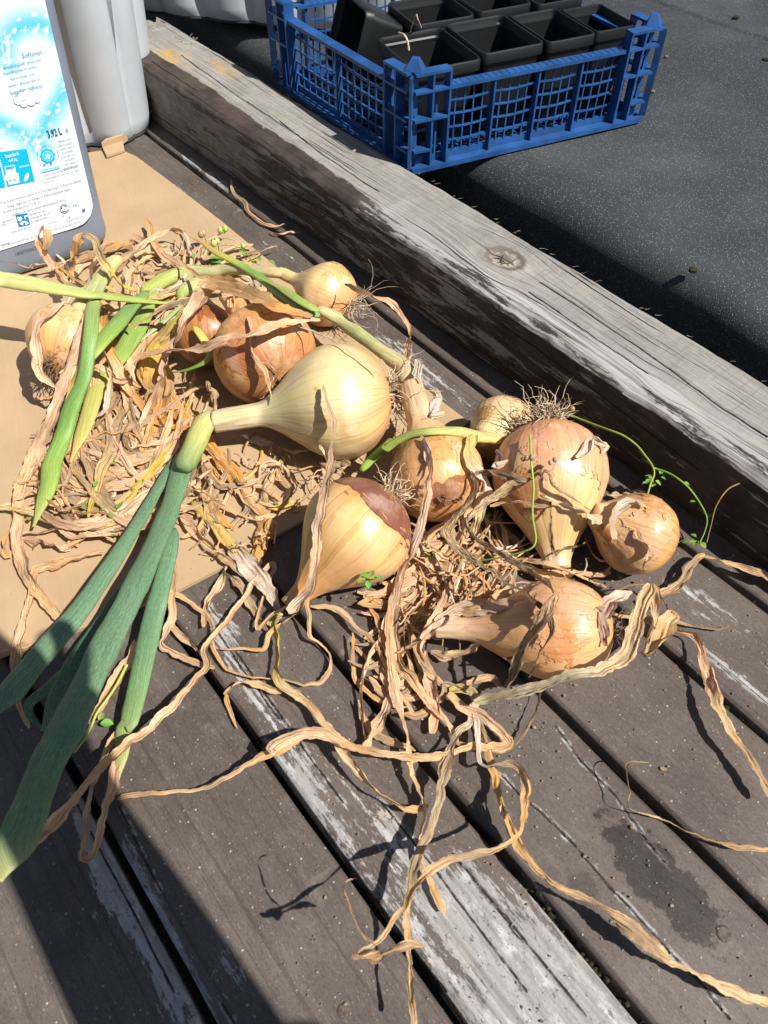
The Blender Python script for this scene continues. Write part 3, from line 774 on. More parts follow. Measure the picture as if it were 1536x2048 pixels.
def post(pc, d0, d1):
    """corner post: two faces of fins and shelves, taller than the rim, with a peg on top"""
    mb = MB(); H2 = RIM + .02
    for dx, flip in ((d0, 1), (d1, -1)):
        out = Vector((dx.y, -dx.x, 0)) * flip
        for (x, o0, o1) in ((.0215, -.003, .011), (.0435, -.003, .0115), (.0325, -.003, -.0005)):
            mb.fbox(pc, dx, out, x - .0013, x + .0013, o0, o1, .0066, H2 - .0005 if x > .04 or x < .03 else RIM * .9)
        for z in (.0275, .064, RIM + .0002, H2):
            t_ = .0025 if z < H2 else .003
            mb.fbox(pc, dx, out, -.002, .0445 if z > RIM - .01 or z > .05 else .0215, -.003, .0118, z - t_, z)
        for z in (.046, .081, .014):
            mb.fbox(pc, dx, out, .002, .0205, -.003, -.0005, z - .0012, z + .0012)
        mb.fbox(pc, dx, out, .0005, .0065, -.0032, -.0002, .0066, H2 - .003)
    o0 = Vector((d0.y, -d0.x, 0)); o1 = -Vector((d1.y, -d1.x, 0))
    e = (o0 + o1).normalized()
    f = Vector((-e.y, e.x, 0))
    mb.fbox(pc + e * .011, e, f, -.006, .003, -.0016, .0016, .0066, H2 - .0035)
    q = pc - e * .001; az = Vector((0, 0, 1))
    mb.box8([q + e * x + f * y + az * (H2 + .0003) for x, y in ((-.012, -.011), (.006, -.011), (.006, .011), (-.012, .011))] +
            [q + e * x + f * y + az * (H2 + .012) for x, y in ((-.009, -.004), (-.001, -.004), (-.001, .004), (-.009, .004))])
    mb.build('corner_post', MAT['blue'], crate)
for pc, pa, pb in ((cN, cR, cL), (cR, cB, cN), (cB, cL, cR), (cL, cN, cB)):
    post(pc, (pa - pc).normalized(), (pb - pc).normalized())
mb = MB()
for i in range(1, 16):
    f = i / 16
    for (p0, p1) in ((cN.lerp(cR, f), cL.lerp(cB, f)), (cN.lerp(cL, f), cR.lerp(cB, f))):
        dx = (p1 - p0); L = dx.length; dx = dx / L
        mb.fbox(p0, dx, Vector((dx.y, -dx.x, 0)), 0, L, -.0015, .0015, .002 + (.0004 if p0 == cN.lerp(cR, f) else 0), .0048)
mb.build('floor_lattice', MAT['blue'], crate)

# ------------------------------------------------------------------ black pots standing in the crate
def pot(aw, bw, h, c, rot, label, tilt=None):
    t = empty('plant_pot', c, label, 'plant pot', 'black plant pots in the blue crate')
    def ring(k, z, r=.2, n=5):
        out = []
        for qx, qy, a0 in ((1, 1, 0), (-1, 1, 90), (-1, -1, 180), (1, -1, 270)):
            rr = r * min(aw, bw) * k
            for i in range(n):
                a = math.radians(a0 + 90 * i / (n - 1))
                out.append(Vector((qx * (aw * k - rr) + rr * math.cos(a), qy * (bw * k - rr) + rr * math.sin(a), z)))
        return out
    def shell(levels, name, cap=None):
        vs, fs = [], []; n = 20
        for k, z in levels: vs += ring(k, z)
        for i in range(len(levels) - 1):
            for j in range(n): fs.append((i * n + j, i * n + (j + 1) % n, (i + 1) * n + (j + 1) % n, (i + 1) * n + j))
        if cap:
            fs.append(tuple(reversed(range(n)))); fs.append(tuple((len(levels) - 1) * n + j for j in range(n)))
        else:
            i = len(levels) - 1
            for j in range(n): fs.append((i * n + j, i * n + (j + 1) % n, (j + 1) % n, j))
        R = Matrix.Rotation(rot, 3, 'Z')
        if tilt: R = tilt @ R
        o = build(name, [c + R @ v for v in vs], fs, MAT['pot'], t, smooth=True)
        o.data.set_sharp_from_angle(angle=math.radians(35))
        return o
    shell([(.68, 0), (.935, h - .014), (.935, h - .010), (.905, h - .010), (.905, h - .013), (.66, .003)], 'pot_body', cap=True)
    shell([(.94, h - .013), (1.0, h - .012), (1.0, h - .0015), (.985, h), (.945, h), (.925, h - .0025), (.925, h - .0075), (.90, h - .0095), (.90, h - .0125)], 'pot_rim')
    return t
PZ = CZ + .006
def cpot(a0, a1, b0, b1, h, label, **kw):
    c = CR((a0 + a1) / 2, (b0 + b1) / 2, 0); c.z = PZ + kw.pop('dz', 0)
    return pot((a1 - a0) / 2, (b1 - b0) / 2, h, c, CA, label, **kw)
cpot(.013, .106, .024, .138, .098, 'square black pot nearest the front left corner post of the blue crate')
cpot(.109, .197, .028, .136, .101, 'square black pot second from the front left corner post along the front of the crate')
cpot(.200, .272, .026, .126, .101, 'square black pot third from the front left corner post along the front of the crate')
cpot(.2745, .337, .030, .116, .101, 'square black pot in the front right corner of the crate, beside the right corner post')
cpot(.070, .160, .1405, .232, .101, 'square black pot in the second row behind the two leftmost front pots', dz=.002)
cpot(.163, .245, .139, .225, .104, 'square black pot in the second row holding a scrap of brown dead leaf', dz=.002)
cpot(.248, .322, .130, .21, .104, 'square black pot in the second row farthest from the leaning pot', dz=.002)
tl = Matrix.Rotation(math.radians(62), 3, ca * .35 + cb * .94) if False else Matrix.Rotation(math.radians(-72), 3, Vector((cb.x, cb.y, 0)))
tc = CR(.088, .205, 0); tc.z = PZ + .05
pot(.045, .047, .095, tc, CA, 'black pot tipped on its side against the left wall of the blue crate', tilt=tl)
# dead scraps in the pots
def scrap(name, pts, r, mat, label, cat):
    mb = MB(); mb.tube([Vector(p) for p in crom(pts, 14)], r, 5)
    return tag(mb.build(name, mat, None, smooth=True), label, cat)
scrap('dead_stalk', [P(818, 100, .19), P(815, 82, .2), P(808, 70, .205), P(798, 66, .2)], .0013, MAT['root'], 'short curved dead stalk poking up in the front left pot', 'stalk')
scrap('dead_stalk', [P(820, 66, .175), P(826, 45, .19), P(832, 28, .2), P(836, 40, .195), P(842, 55, .18)], .0009, MAT['root'], 'pale bent straw in the pot of the second row', 'stalk')

# ------------------------------------------------------------------ bottle with its printed label
BU = Vector((math.cos(math.radians(33)), math.sin(math.radians(33)), 0))      # along the front face
BN = Vector((BU.y, -BU.x, 0))                                                 # out of the front face
BO = P(100, 546, 0.0)                                                         # a point under the front face
BO.z = 0.0065
def lab(x, y):
    """photo place on the front face -> (u along the face, w up)"""
    d = ray(x, y); o = Vector((0, 0, CAMH)); t = (BO - o).dot(BN) / d.dot(BN); q = o + d * t
    return ((q - BO).dot(BU), q.z - BO.z)
def lab2(x, y, off):
    d = ray(x, y); o = Vector((0, 0, CAMH)); B = BO + BN * off; t = (B - o).dot(BN) / d.dot(BN); q = o + d * t
    return ((q - BO).dot(BU), q.z - BO.z)
def lp(u, w, off): return BO + BU * u + Vector((0, 0, w)) + BN * off
uR = lab2(206, 440, -.035)[0]                                                         # right silhouette
uC = uR - 0.122
bottle = empty('softener_bottle', BO + BU * uC - BN * .06, 'grey-blue plastic softener bottle with a white and blue printed label', 'bottle')
def make_bottle():
    hw, hd = 0.122, 0.062
    pr = [lab2(112, 20, -.035), lab2(138, 130, -.035), lab2(168, 250, -.035), lab2(190, 360, -.035), lab2(206, 440, -.035)]
    LEAN = float(np.polyfit([p[1] for p in pr], [p[0] for p in pr], 1)[0])
    levels = [(0.0, .86, .84), (.002, .93, .92), (.007, .975, .97), (.016, 1, 1), (.03, 1, 1), (.2, 1.0, 1), (.31, 1.0, 1), (.335, .93, .97), (.355, .78, .85), (.37, .5, .6), (.378, .24, .42), (.382, .2, .38), (.412, .2, .38)]
    c0 = BO + BU * uC - BN * hd
    vs, fs = [], []; n = 64
    for (z, k, kd) in levels:
        rr = 0.034
        for i in range(n):
            th = 2 * math.pi * (i + .5) / n; e = 0.36
            x = math.copysign(abs(math.cos(th)) ** e, math.cos(th)) * (hw * k + LEAN * max(0, min(z, .3) - .03)); y = math.copysign(abs(math.sin(th)) ** e, math.sin(th)) * hd * kd
            vs.append(c0 + BU * x + BN * y + Vector((0, 0, z)))
    for i in range(len(levels) - 1):
        for j in range(n): fs.append((i * n + j, i * n + (j + 1) % n, (i + 1) * n + (j + 1) % n, (i + 1) * n + j))
    fs.append(tuple(reversed(range(n)))); fs.append(tuple((len(levels) - 1) * n + j for j in range(n)))
    build('bottle_body', vs, fs, MAT['bottle'], bottle)
    mb = MB(); cc = c0 + Vector((0, 0, .41))
    mb.tube([cc, cc + Vector((0, 0, .003)), cc + Vector((0, 0, .045)), cc + Vector((0, 0, .05))], [.027, .03, .028, .024], 24)
    build('cap', mb.v, mb.f, plain('blue_cap_plastic', (.03, .16, .4), .4), bottle, smooth=False)
make_bottle()

def make_label():
    # outline in face coordinates: straight right edge, big rounded bottom corner
    pr = [lab(88, 0), lab(141, 215), lab(170, 340), lab(183, 405)]
    fit = np.polyfit([p[1] for p in pr], [p[0] for p in pr], 1)     # the label widens a little towards the top
    wB = sum(p[1] for p in (lab(5, 494), lab(60, 483), lab(120, 467))) / 3
    wT = 0.31; rc = 0.026
    def inside(u, w):
        """push (u, w) of the unit grid into the rounded outline"""
        return u, w
    nu, nw = 150, 200
    hx0, hy0 = lab(33, 150); ht = lab(42, 78)
    vs, fs, cs = [], [], []
    random.seed(3)
    stars = []
    for k in range(190):
        t = rnd(0, 2 * math.pi); 
        x = 16 * math.sin(t) ** 3 / 16; y = (13 * math.cos(t) - 5 * math.cos(2 * t) - 2 * math.cos(3 * t) - math.cos(4 * t)) / 16
        q = rnd(.9, 1.2); stars.append((x * q + rnd(-.06, .06), y * q + rnd(-.06, .06), rnd(.012, .034), random.random() < .15))
    S = 0.062
    hc = (hx0 - .004, hy0 - 0.006)
    tt = np.linspace(0, 2 * math.pi, 240)
    HX = np.sin(tt) ** 3 ; HY = (13 * np.cos(tt) - 5 * np.cos(2 * tt) - 2 * np.cos(3 * tt) - np.cos(4 * tt)) / 16
    SX = np.array([s[0] for s in stars]); SY = np.array([s[1] for s in stars]); SR = np.array([s[2] for s in stars])
    for i in range(nw + 1):
        w = wB + (wT - wB) * i / nw
        inset = 0.0; uE = fit[0] * w + fit[1]; uL = 2 * uC - uE
        if w < wB + rc: inset = rc - math.sqrt(max(0, rc * rc - (rc - (w - wB)) ** 2))
        for j in range(nu + 1):
            u = (uL + inset) + (uE - uL - 2 * inset) * j / nu
            vs.append(lp(u, w, .0012 - .0 * w))
            x, y = (u - hc[0]) / S, (w - hc[1]) / S
            d = float(np.min(np.hypot(HX - x, HY - y)))
            inn = (x * x + (y - .2) ** 2) < 1.2 and d > 0.001 and np.sum(((HY > y) != (np.roll(HY, 1) > y)) & (x < (np.roll(HX, 1) - HX) * (y - HY) / (np.roll(HY, 1) - HY + 1e-9) + HX)) % 2 == 1
            g = math.exp(-(d / (.17 if inn else .27)) ** 2) if d < 1 else 0
            c = np.array((.80, .83, .86)) * (1 - g) + np.array((.10, .52, .81)) * g
            if inn: c = c * .85 + .15 * np.array((.55, .72, .86))
            ds = np.hypot(SX - x, SY - y) / SR; k = int(np.argmin(ds))
            if ds[k] < 1: c = c * .2 + .8 * np.array((.85, .8, .5) if stars[k][3] else (.84, .88, .9))
            cs.append(c)
    r = nu + 1
    fs = [(i * r + j, i * r + j + 1, (i + 1) * r + j + 1, (i + 1) * r + j) for i in range(nw) for j in range(nu)]
    lb = build('label', vs, fs, MAT['label'], bottle, cols=cs)
    tag(lb, 'white label with a pale blue heart and small print')
    return lb
LB = make_label()

def flat(name, polys, off=.0018, parent=None):
    """flat printed shapes: list of (points in photo px, colour)"""
    vs, fs, cs = [], [], []
    for k, (pts, col) in enumerate(polys):
        b = len(vs)
        vs += [lp(*lab(x, y), off + k * .00003) for x, y in pts]; cs += [col] * len(pts); fs.append(tuple(range(b, b + len(pts))))
    return build(name, vs, fs, MAT['label'], parent or LB, smooth=False, cols=cs)
def disc(cx, cy, r, n=20, f=None):
    """a disc upright on the face, r in px there"""
    u, w = lab(cx, cy); k = abs(lab(cx + 5, cy)[0] - lab(cx - 5, cy)[0]) / 10 * r
    out = []
    for i in range(n):
        a = 2 * math.pi * i / n; q = k * (f(a) if f else 1)
        out.append((u + q * math.cos(a), w + q * math.sin(a)))
    return out
def flatuw(name, polys, off=.0019):
    vs, fs, cs = [], [], []
    for k, (pts, col) in enumerate(polys):
        b = len(vs)
        vs += [lp(u, w, off + k * .00003) for u, w in pts]; cs += [col] * len(pts); fs.append(tuple(range(b, b + len(pts))))
    return build(name, vs, fs, MAT['label'], LB, smooth=False, cols=cs)
FONTN = 0
def text(s, x, y, px, col, right=False, sx=0.8, shear=0.0, off=.0022, bold=0.0, tilt=0.0):
    cu = bpy.data.curves.new('printed_text', 'FONT'); cu.body = s; cu.align_x = 'RIGHT' if right else 'LEFT'
    cu.size = 1.0; cu.shear = shear; cu.resolution_u = 2; cu.offset = bold
    ob = bpy.data.objects.new('tmp_text', cu); COL.objects.link(ob)
    bpy.context.view_layer.update()
    me = bpy.data.meshes.new_from_object(ob.evaluated_get(bpy.context.evaluated_depsgraph_get()))
    vs = [v.co.copy() for v in me.vertices]; fs = [tuple(p.vertices) for p in me.polygons]
    bpy.data.objects.remove(ob); bpy.data.curves.remove(cu); bpy.data.meshes.remove(me)
    if not vs: return
    u, w = lab(x, y); k = abs(lab(x, y - px)[1] - w) * 1.0
    ct, sn = math.cos(tilt), math.sin(tilt)
    build('printed_text', [lp(u + k * sx * (v.x * ct - v.y * sn), w + k * (v.x * sn + v.y * ct), off) for v in vs], fs, MAT['label'], LB, smooth=False, cols=[col] * len(vs))
BLU, NAV, CYA, WHT = (.13, .36, .55), (.02, .07, .16), (.0, .42, .72), (.84, .87, .9)
text('Softener', 85, 106, 17, BLU, True, .85, .25)
text('dermatologically tested and', 81, 120, 11, BLU, True, .72, .25)
text('hypoallergenic to ensure', 74, 133, 11, BLU, True, .72, .25)
text('that it wraps your', 69, 148, 11, BLU, True, .72, .25)
text("family's delicate skin in", 79, 159, 11, BLU, True, .72, .25)
text('huggable softness', 85, 173, 15, BLU, True, .72, .25)
cl = []
for (cx, cy, r) in ((34, 200, 8), (44, 192, 10), (56, 189, 12), (68, 194, 9), (74, 199, 5), (60, 201, 9), (46, 205, 8)): cl.append((disc(cx, cy, r * 1.12), BLU))
for (cx, cy, r) in ((34, 200, 8), (44, 192, 10), (56, 189, 12), (68, 194, 9), (74, 199, 5), (60, 201, 9), (46, 205, 8)): cl.append((disc(cx, cy, r * .98), WHT))
flatuw('printed_cloud', cl)
text('comfortgentle', 30, 204, 6, BLU, False, .8, .3, off=.0026)
text('3.92 L', 95, 274, 22, NAV, False, .60, 0, bold=.012)
text('e', 131, 263, 17, NAV, False, .7)
flat('printed_panel', [([(-4, 303), (52, 296), (69, 361), (14, 372)], CYA), ([(-14, 306), (-5, 305), (10, 373), (-6, 376)], CYA),
                       ([(8, 332), (28, 328), (31, 344), (36, 345), (38, 364), (17, 368), (15, 360), (10, 358), (9, 350), (12, 349)], WHT),
                       ([(9, 333), (26.5, 330), (28, 336), (10.5, 339)], CYA), ([(38, 332), (57, 328), (57.3, 329.4), (38.3, 333.4)], WHT),
                       ([(46.5, 360), (49, 350), (53, 344), (57, 345), (57, 351), (54, 358), (49, 361)], WHT)])
text('Standard', 10, 315, 11, WHT, False, .75, off=.0023, bold=.01)
text('6-8 kg', 18, 323, 9, WHT, False, .75, off=.0023, bold=.01)
text('50 ml', 17, 363, 8.5, NAV, False, .8, off=.0023)
text('wash', -6, 298, 8, BLU, False, .8)
flatuw('printed_seal', [(disc(88, 328, 4.2, 3), CYA), (disc(101, 326, 4.2, 3), CYA), (disc(94.5, 310.6, 15, 48, lambda a: 1 + .07 * math.cos(9 * a)), CYA), (disc(94.5, 310.6, 10.5), WHT), (disc(94.5, 310.6, 9.9), (.03, .5, .78)), (disc(94.5, 310.6, 6, 30, lambda a: .8 + .3 * math.cos(5 * a)), WHT)])
flat('printed_bar', [([(82, 339), (117, 330), (119, 336), (84, 345)], (.1, .5, .75))])
text('WWW.CLEANRIGHT.EU', 84, 343.5, 5.5, WHT, False, .6, off=.0023)
GRY = (.1, .15, .22)
for i, ch in enumerate('for A.I.S.E. voluntary sustainability initiative www.cleanright.eu'):
    a = math.radians(225 - i * 4.1)
    u, w = lab(94.5, 310.6)
    # letters of the seal's ring, each set upright to the ring
    text(ch, 94.5 + 20 * math.cos(a) - 3 * math.sin(a), 310.6 - 20 * math.sin(a) - 4 * math.cos(a), 4.5, GRY, False, .8, tilt=a - math.pi / 2)
WARN = ['WARNING: Liquid fabric', 'softener can increase fabric', 'flammability. Using more', 'than recommended can', 'increase this effect. Do not', 'use this product: On', "children's sleepwear or", 'garments labelled as flame']
for i, s in enumerate(WARN):
    text(s, 143.5 + i * 1.75, 277 + i * 7.55, 7.2, GRY, True, .42)
text('resistant as it may reduce flame resistance. On garments', 156, 332, 6.8, GRY, True, .48)
text('made with fluffier fabrics (such as fleece, velour, chenille', 157.5, 339.5, 6.8, GRY, True, .46)
text('and terry cloth).', 87, 366, 6.8, GRY, False, .5)
text('Procter & Gamble International Operations SA, 47 route de Saint-Georges, 1213 Petit-Lancy, Switzerland', 162, 361, 8.4, GRY, True, .47)
text('Detergel - Belgilux Distr. Div., Temselaan 100, B-1853 Strombeek-Bever, Belgium', 140, 378, 8.4, GRY, True, .47)
text('Brooklands, Weybridge, Surrey, KT13 0XP, UK', 80, 404, 8.4, GRY, True, .47)
text('Ingredients: 5-15% Cationic surfactants, Benzisothiazolinone, Perfumes.', 132, 399, 8.4, GRY, True, .47)
flat('printed_icon', [([(30, 428.6), (54, 424.7), (60, 448), (37, 453)], (.0, .22, .46)), ([(38, 446), (44, 441), (52, 441), (57, 445), (50, 449), (43, 449)], WHT),
                      ([(33, 433), (41, 432), (44, 436), (40, 441), (36, 440)], WHT), ([(47, 430), (55, 428.5), (55.6, 431), (50, 432), (51, 437), (49, 437.4)], WHT)])
flatuw('printed_pupil', [(disc(47.5, 445, 2.6), (.0, .22, .46))], .0028)
text('Keep away from eyes. If', 58, 430, 7.6, GRY, False, .5)
text('product gets into eyes rinse', 60, 437, 7.6, GRY, False, .5)
text('thoroughly with water.', 62, 444, 7.6, GRY, False, .5)
text('Keep away from', 28, 437, 7.6, GRY, True, .5)
text('children.', 14, 447, 7.6, GRY, True, .5)
text('www.cleanright.eu', 23, 464.5, 8, GRY, False, .62)
text('(c) A.I.S.E.', 96, 447, 7.5, GRY, False, .62)
flatuw('printed_emblem', [(disc(128, 416, 10.2, 28), NAV), (disc(128, 416, 8.8, 28), WHT), ([(u, w) for u, w in disc(128, 416, 8, 28)][2:15], (.02, .09, .3)), ([(u, w) for u, w in disc(128, 416, 8, 28)][16:27], (.12, .2, .4)), (disc(126.5, 414, 3.4), WHT), (disc(130, 418, 3.0), WHT)])
text('R', 137.5, 408, 4.5, GRY, False, .7)
text('P&G', 145, 413, 9.5, BLU, False, .75, .3)
text('*', 126, 436, 12, GRY, False, .9)
flat('printed_marks', [([(137, 432), (139, 431.6), (140, 435), (138, 435.4)], GRY), ([(163, 417), (169, 415.5), (170, 422), (164, 423.5)], GRY)])
text('*www.farmvouchers.co.uk', 131, 443, 6.4, GRY, False, .58)
text('Fabric softener was voted most often as the #1 fabric', 98, 461.5, 6.2, GRY, False, .5)
text('trial of 5422 females aged 18-70 years old, using', 74, 471, 7, GRY, True, .52)
text('sensitive skin.', 20, 484, 7, GRY, True, .52)
text('1850703020  35', 30, 512, 10, (.08, .09, .11), False, 1.0, off=.0006)

# ------------------------------------------------------------------ what leaves lie on: solids seen by a probing ray
SOLV, SOLF = [], []
def solid(verts, faces):
    k = len(SOLV); SOLV.extend(Vector(v) for v in verts); SOLF.extend(tuple(i + k for i in f) for f in faces)
solid([(-3, -1, 0.001), (3, -1, 0.001), (3, 4, 0.001), (-3, 4, 0.001)], [(0, 1, 2, 3)])
cpoly = [P(x, y, 0.0055) for x, y in ((-420, 1440), (350, 1185), (547, 1072), (937, 843), (440, 440), (250, 303), (-420, 400))]
solid(cpoly, [tuple(range(7))])
bb = MB(); bb.fbox(Vector((0, 0, 0)), NV, SV, .4945, .6035, -.3, 1.35, 0, .084); solid(bb.v, bb.f)
bb = MB(); bb.fbox(BO + BU * uC, BU, BN, -.11, .115, -.12, .001, 0, .3); solid(bb.v, bb.f)

# ------------------------------------------------------------------ onions
ONI = {}
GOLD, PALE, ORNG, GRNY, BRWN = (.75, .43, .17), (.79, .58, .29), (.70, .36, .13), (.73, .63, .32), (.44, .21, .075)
def onion(key, cx, cy, wpx, nx, ny, nz, label, cols, dirt=0.35, rn=0.17, seed=1, skins=(), squash=1.0, tap=1.3):
    """bulb with its neck: body centre and neck end placed where the photo shows them; cols run base -> neck"""
    R = 0.045
    for _ in range(8):
        c = P(cx, cy, R * squash * .98 + .004); R = wpx / 2 / FPX * depth(c)
    nk = P(nx, ny, nz / 100)
    ax = nk - c; Ln = ax.length; ax.normalize()
    e1 = ax.cross(Vector((0, 0, 1))); e1.normalize(); e2 = ax.cross(e1)
    root = empty('onion', (c.x, c.y, 0.0), label, 'onion', 'harvested onions')
    q0, q1 = -0.955, max(1.25, Ln / R)
    def rad(q):
        if q < 0: return math.sqrt(max(0.012, 1 - (abs(q) / .985) ** 2.15))
        g = (.5 + .5 * math.cos(math.pi * min(1, q / tap))) ** .82
        return rn * (1 - .1 * sm(1.2, q1, q)) + (1 - rn) * g
    na, nq = 72, 64
    def surf(scale=1.0, q0=q0, q1=q1, na=na, nq=nq):
        vs, uv, cs, dr = [], [], [], []
        for i in range(nq + 1):
            q = q0 + (q1 - q0) * i / nq
            f = (q - q0) / (q1 - q0)
            for j in range(na + 1):
                th = 2 * math.pi * j / na
                r = rad(q) * R * scale
                lump = 1 + .045 * fbm(math.cos(th) * 1.1 + seed * 7, math.sin(th) * 1.1, q * 1.0) + .006 * fbm(math.cos(th) * 9 + seed, math.sin(th) * 9, q * .8)
                if q > .9: lump += .10 * (sm(.9, 1.5, q)) * fbm(math.cos(th) * 2.5 + seed, math.sin(th) * 2.5, q * 1.2)
                p = c + ax * (q * R) + (e1 * math.cos(th) + e2 * math.sin(th)) * (r * lump)
                vs.append(p); uv.append((q, j / na))
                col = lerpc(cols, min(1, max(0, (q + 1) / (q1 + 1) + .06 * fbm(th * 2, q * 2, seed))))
                cs.append(col)
                d = dirt * .75 * (1 - sm(-.95, -.35, q)) + dirt * .32 + (.0 if p.z > .012 else .18)
                dr.append(d)
        return vs, uv, cs, dr
    vs, uv, cs, dr = surf()
    r_ = na + 1
    fs = [(i * r_ + j, (i + 1) * r_ + j, (i + 1) * r_ + j + 1, i * r_ + j + 1) for i in range(nq) for j in range(na)]
    fs += [tuple(range(na)), tuple(nq * r_ + j for j in reversed(range(na)))]
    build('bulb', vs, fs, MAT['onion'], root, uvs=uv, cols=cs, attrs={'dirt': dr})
    solid(vs, fs[:-2])
    # torn papery outer skins: ragged patches a hair above the bulb
    rg = random.Random(seed * 31); skins = list(skins)
    vd = (Vector((0, 0, CAMH)) - c); tf = math.atan2(vd.dot(e2), vd.dot(e1))
    for _ in range(0 if key in ('big', 'front') else 2):                                      # a few loose flakes on the side turned up
        a0 = tf + rg.uniform(-1.5, 1.3); qq = rg.uniform(-.9, .6); mid_c = lerpc(cols, .3)
        k = rg.choice([(1.05, 1.0, .95), (.88, .78, .64), (.72, .56, .42), (1.0, 1.06, 1.15)])
        skins.append((qq, qq + rg.uniform(.5, .95), a0, a0 + rg.uniform(.6, 1.3), tuple(min(.85, x * y) for x, y in zip(mid_c, k))))
    for si, (qa, qb, t0, t1, colr) in enumerate(skins):
        nq2, na2 = 90, 130
        sv, su, sc_, sf, sdr = [], [], [], [], []
        for i in range(nq2 + 1):
            q = qa + (qb - qa) * i / nq2
            for j in range(na2 + 1):
                th = t0 + (t1 - t0) * j / na2
                lump = 1 + .045 * fbm(math.cos(th) * 1.1 + seed * 7, math.sin(th) * 1.1, q * 1.0)
                ei = min(i, nq2 - i, j, na2 - j) / 22
                r = rad(q) * R * lump + .0004 + .0006 * (1 - min(1, ei)) * max(0, fbm(q * 6, th * 5, seed + si) + .3) + .00015 * fbm(q * 10, th * 10, seed) + .0018 * sm(.66, .95, i / nq2) * max(0, fbm(q * 2, th * 4, seed + si * 3) + .15)
                sv.append(c + ax * (q * R) + (e1 * math.cos(th) + e2 * math.sin(th)) * r); su.append((q, th / 6.283)); sc_.append(colr); sdr.append(dirt * .4)
        for i in range(nq2):
            for j in range(na2):
                ei = min(i / nq2, 1 - i / nq2, j / na2, 1 - j / na2)
                if ei > .17 + .22 * fbm(i * .06, j * .055, seed * 3 + si) + .06 * fbm(i * .2, j * .2, si):
                    k = i * (na2 + 1) + j; sf.append((k, k + na2 + 1, k + na2 + 2, k + 1))
        if sf: build('outer_skin', sv, sf, MAT['onion'], root, uvs=su, cols=sc_, attrs={'dirt': sdr})
    base = c - ax * (R * .95)
    ONI[key] = dict(root=root, c=c, R=R, ax=ax, e1=e1, e2=e2, base=base, neck=nk, seed=seed)
    return root
def roots(key, n, lo, hi, mat='root', spread=.8, curl=.5, grav=.3, r=.0005, at=None, bias=None):
    o = ONI[key]
    random.seed(sum(map(ord, key)) + n); mb = MB()
    b0 = at or o['base']; d0 = bias or -o['ax']
    for k in range(n):
        a = rnd(0, 6.283); q = rnd(0, 1) ** .5
        st = b0 + (o['e1'] * math.cos(a) + o['e2'] * math.sin(a)) * (q * o['R'] * .22)
        d = (d0 + (o['e1'] * math.cos(a) + o['e2'] * math.sin(a)) * q * spread + Vector((rnd(-.3, .3), rnd(-.3, .3), rnd(-.2, .3)))).normalized()
        L = rnd(lo, hi); pts = [st - d * .002]; p = st.copy(); m = 9
        for i in range(m):
            d = (d + Vector((rnd(-1, 1), rnd(-1, 1), rnd(-1, 1))) * curl * .75 + Vector((0, 0, -grav * .12))).normalized()
            p = p + d * (L / m)
            if p.z < .002: p.z = .002 + rnd(0, .001)
            pts.append(p.copy())
        mb.tube(pts, [r * (1.25 - .95 * i / m) * rnd(.8, 1.3) for i in range(m + 1)], 5)
    f = mb.build('roots', MAT[mat], o['root'], smooth=True); f['kind'] = 'stuff'

onion('far', 652, 588, 126, 560, 545, 4.2, 'small round golden onion farthest back, next to the board gap by the beam', [GOLD, PALE, PALE, PALE], .3, .2, 2, ((-.6, .5, 1.0, 3.4, (.62, .36, .12)),))
onion('left', 137, 682, 158, 225, 525, 5.0, 'pale striped onion at the far left, half hidden by leaves, on bare cardboard', [GOLD, PALE, PALE, GRNY], .55, .2, 3)
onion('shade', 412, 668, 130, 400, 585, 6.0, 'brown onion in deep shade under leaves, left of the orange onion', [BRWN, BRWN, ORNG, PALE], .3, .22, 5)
onion('orange', 528, 706, 204, 458, 590, 4.5, 'orange-skinned onion with torn brown base behind the big pale one', [BRWN, ORNG, GOLD, GOLD, GOLD], .5, .24, 6, ((-.9, -.2, 0.2, 2.6, (.33, .12, .05)), (-.5, .9, 3.2, 5.9, (.62, .32, .10))))
onion('big', 670, 806, 232, 428, 843, 4.6, 'large pale yellow-green onion whose neck points left to the thick green leaves', [GOLD, PALE, (.80, .67, .35), GRNY, (.70, .64, .38), (.66, .6, .34), (.7, .62, .4)], .12, .21, 7, ((-.2, 1.3, .3, 1.9, (.7, .58, .34)),), tap=1.34)
onion('middle', 872, 948, 192, 822, 770, 7.2, 'orange onion in the middle of the heap with its pale neck pointing up', [ORNG, GOLD, GOLD, PALE, (.62, .48, .27), (.6, .47, .28)], .4, .30, 8, ((-.95, -.45, 3.8, 5.4, (.34, .15, .07)), (-.3, .8, 2.6, 5.0, (.64, .36, .13))))
onion('front', 712, 1066, 222, 577, 1213, 1.8, 'golden onion with a dirty brown base at the cardboard edge, neck towards the camera', [BRWN, ORNG, (.78, .52, .22), (.80, .58, .27), (.76, .48, .2), GOLD, ORNG, (.5, .34, .16)], .62, .2, 9, ((-.96, -.36, 2.2, 7.0, (.25, .105, .07)), (-.9, -.5, 0.2, 2.4, (.2, .11, .07))), tap=1.45)
onion('back', 1003, 858, 132, 962, 872, 5.6, 'small pale onion half hidden behind the two large ones by the beam', [GOLD, PALE, PALE, GRNY], .2, .34, 10)
onion('upright', 1100, 952, 230, 1113, 1135, 1.8, 'large golden onion standing on its neck with a brush of roots on top', [ORNG, (.77, .43, .21), (.79, .48, .24), (.79, .55, .27), (.74, .55, .26), (.72, .51, .24), (.76, .62, .42)], .16, .26, 11, ((-.9, .45, 3.4, 5.6, (.72, .40, .22)),), tap=1.5)
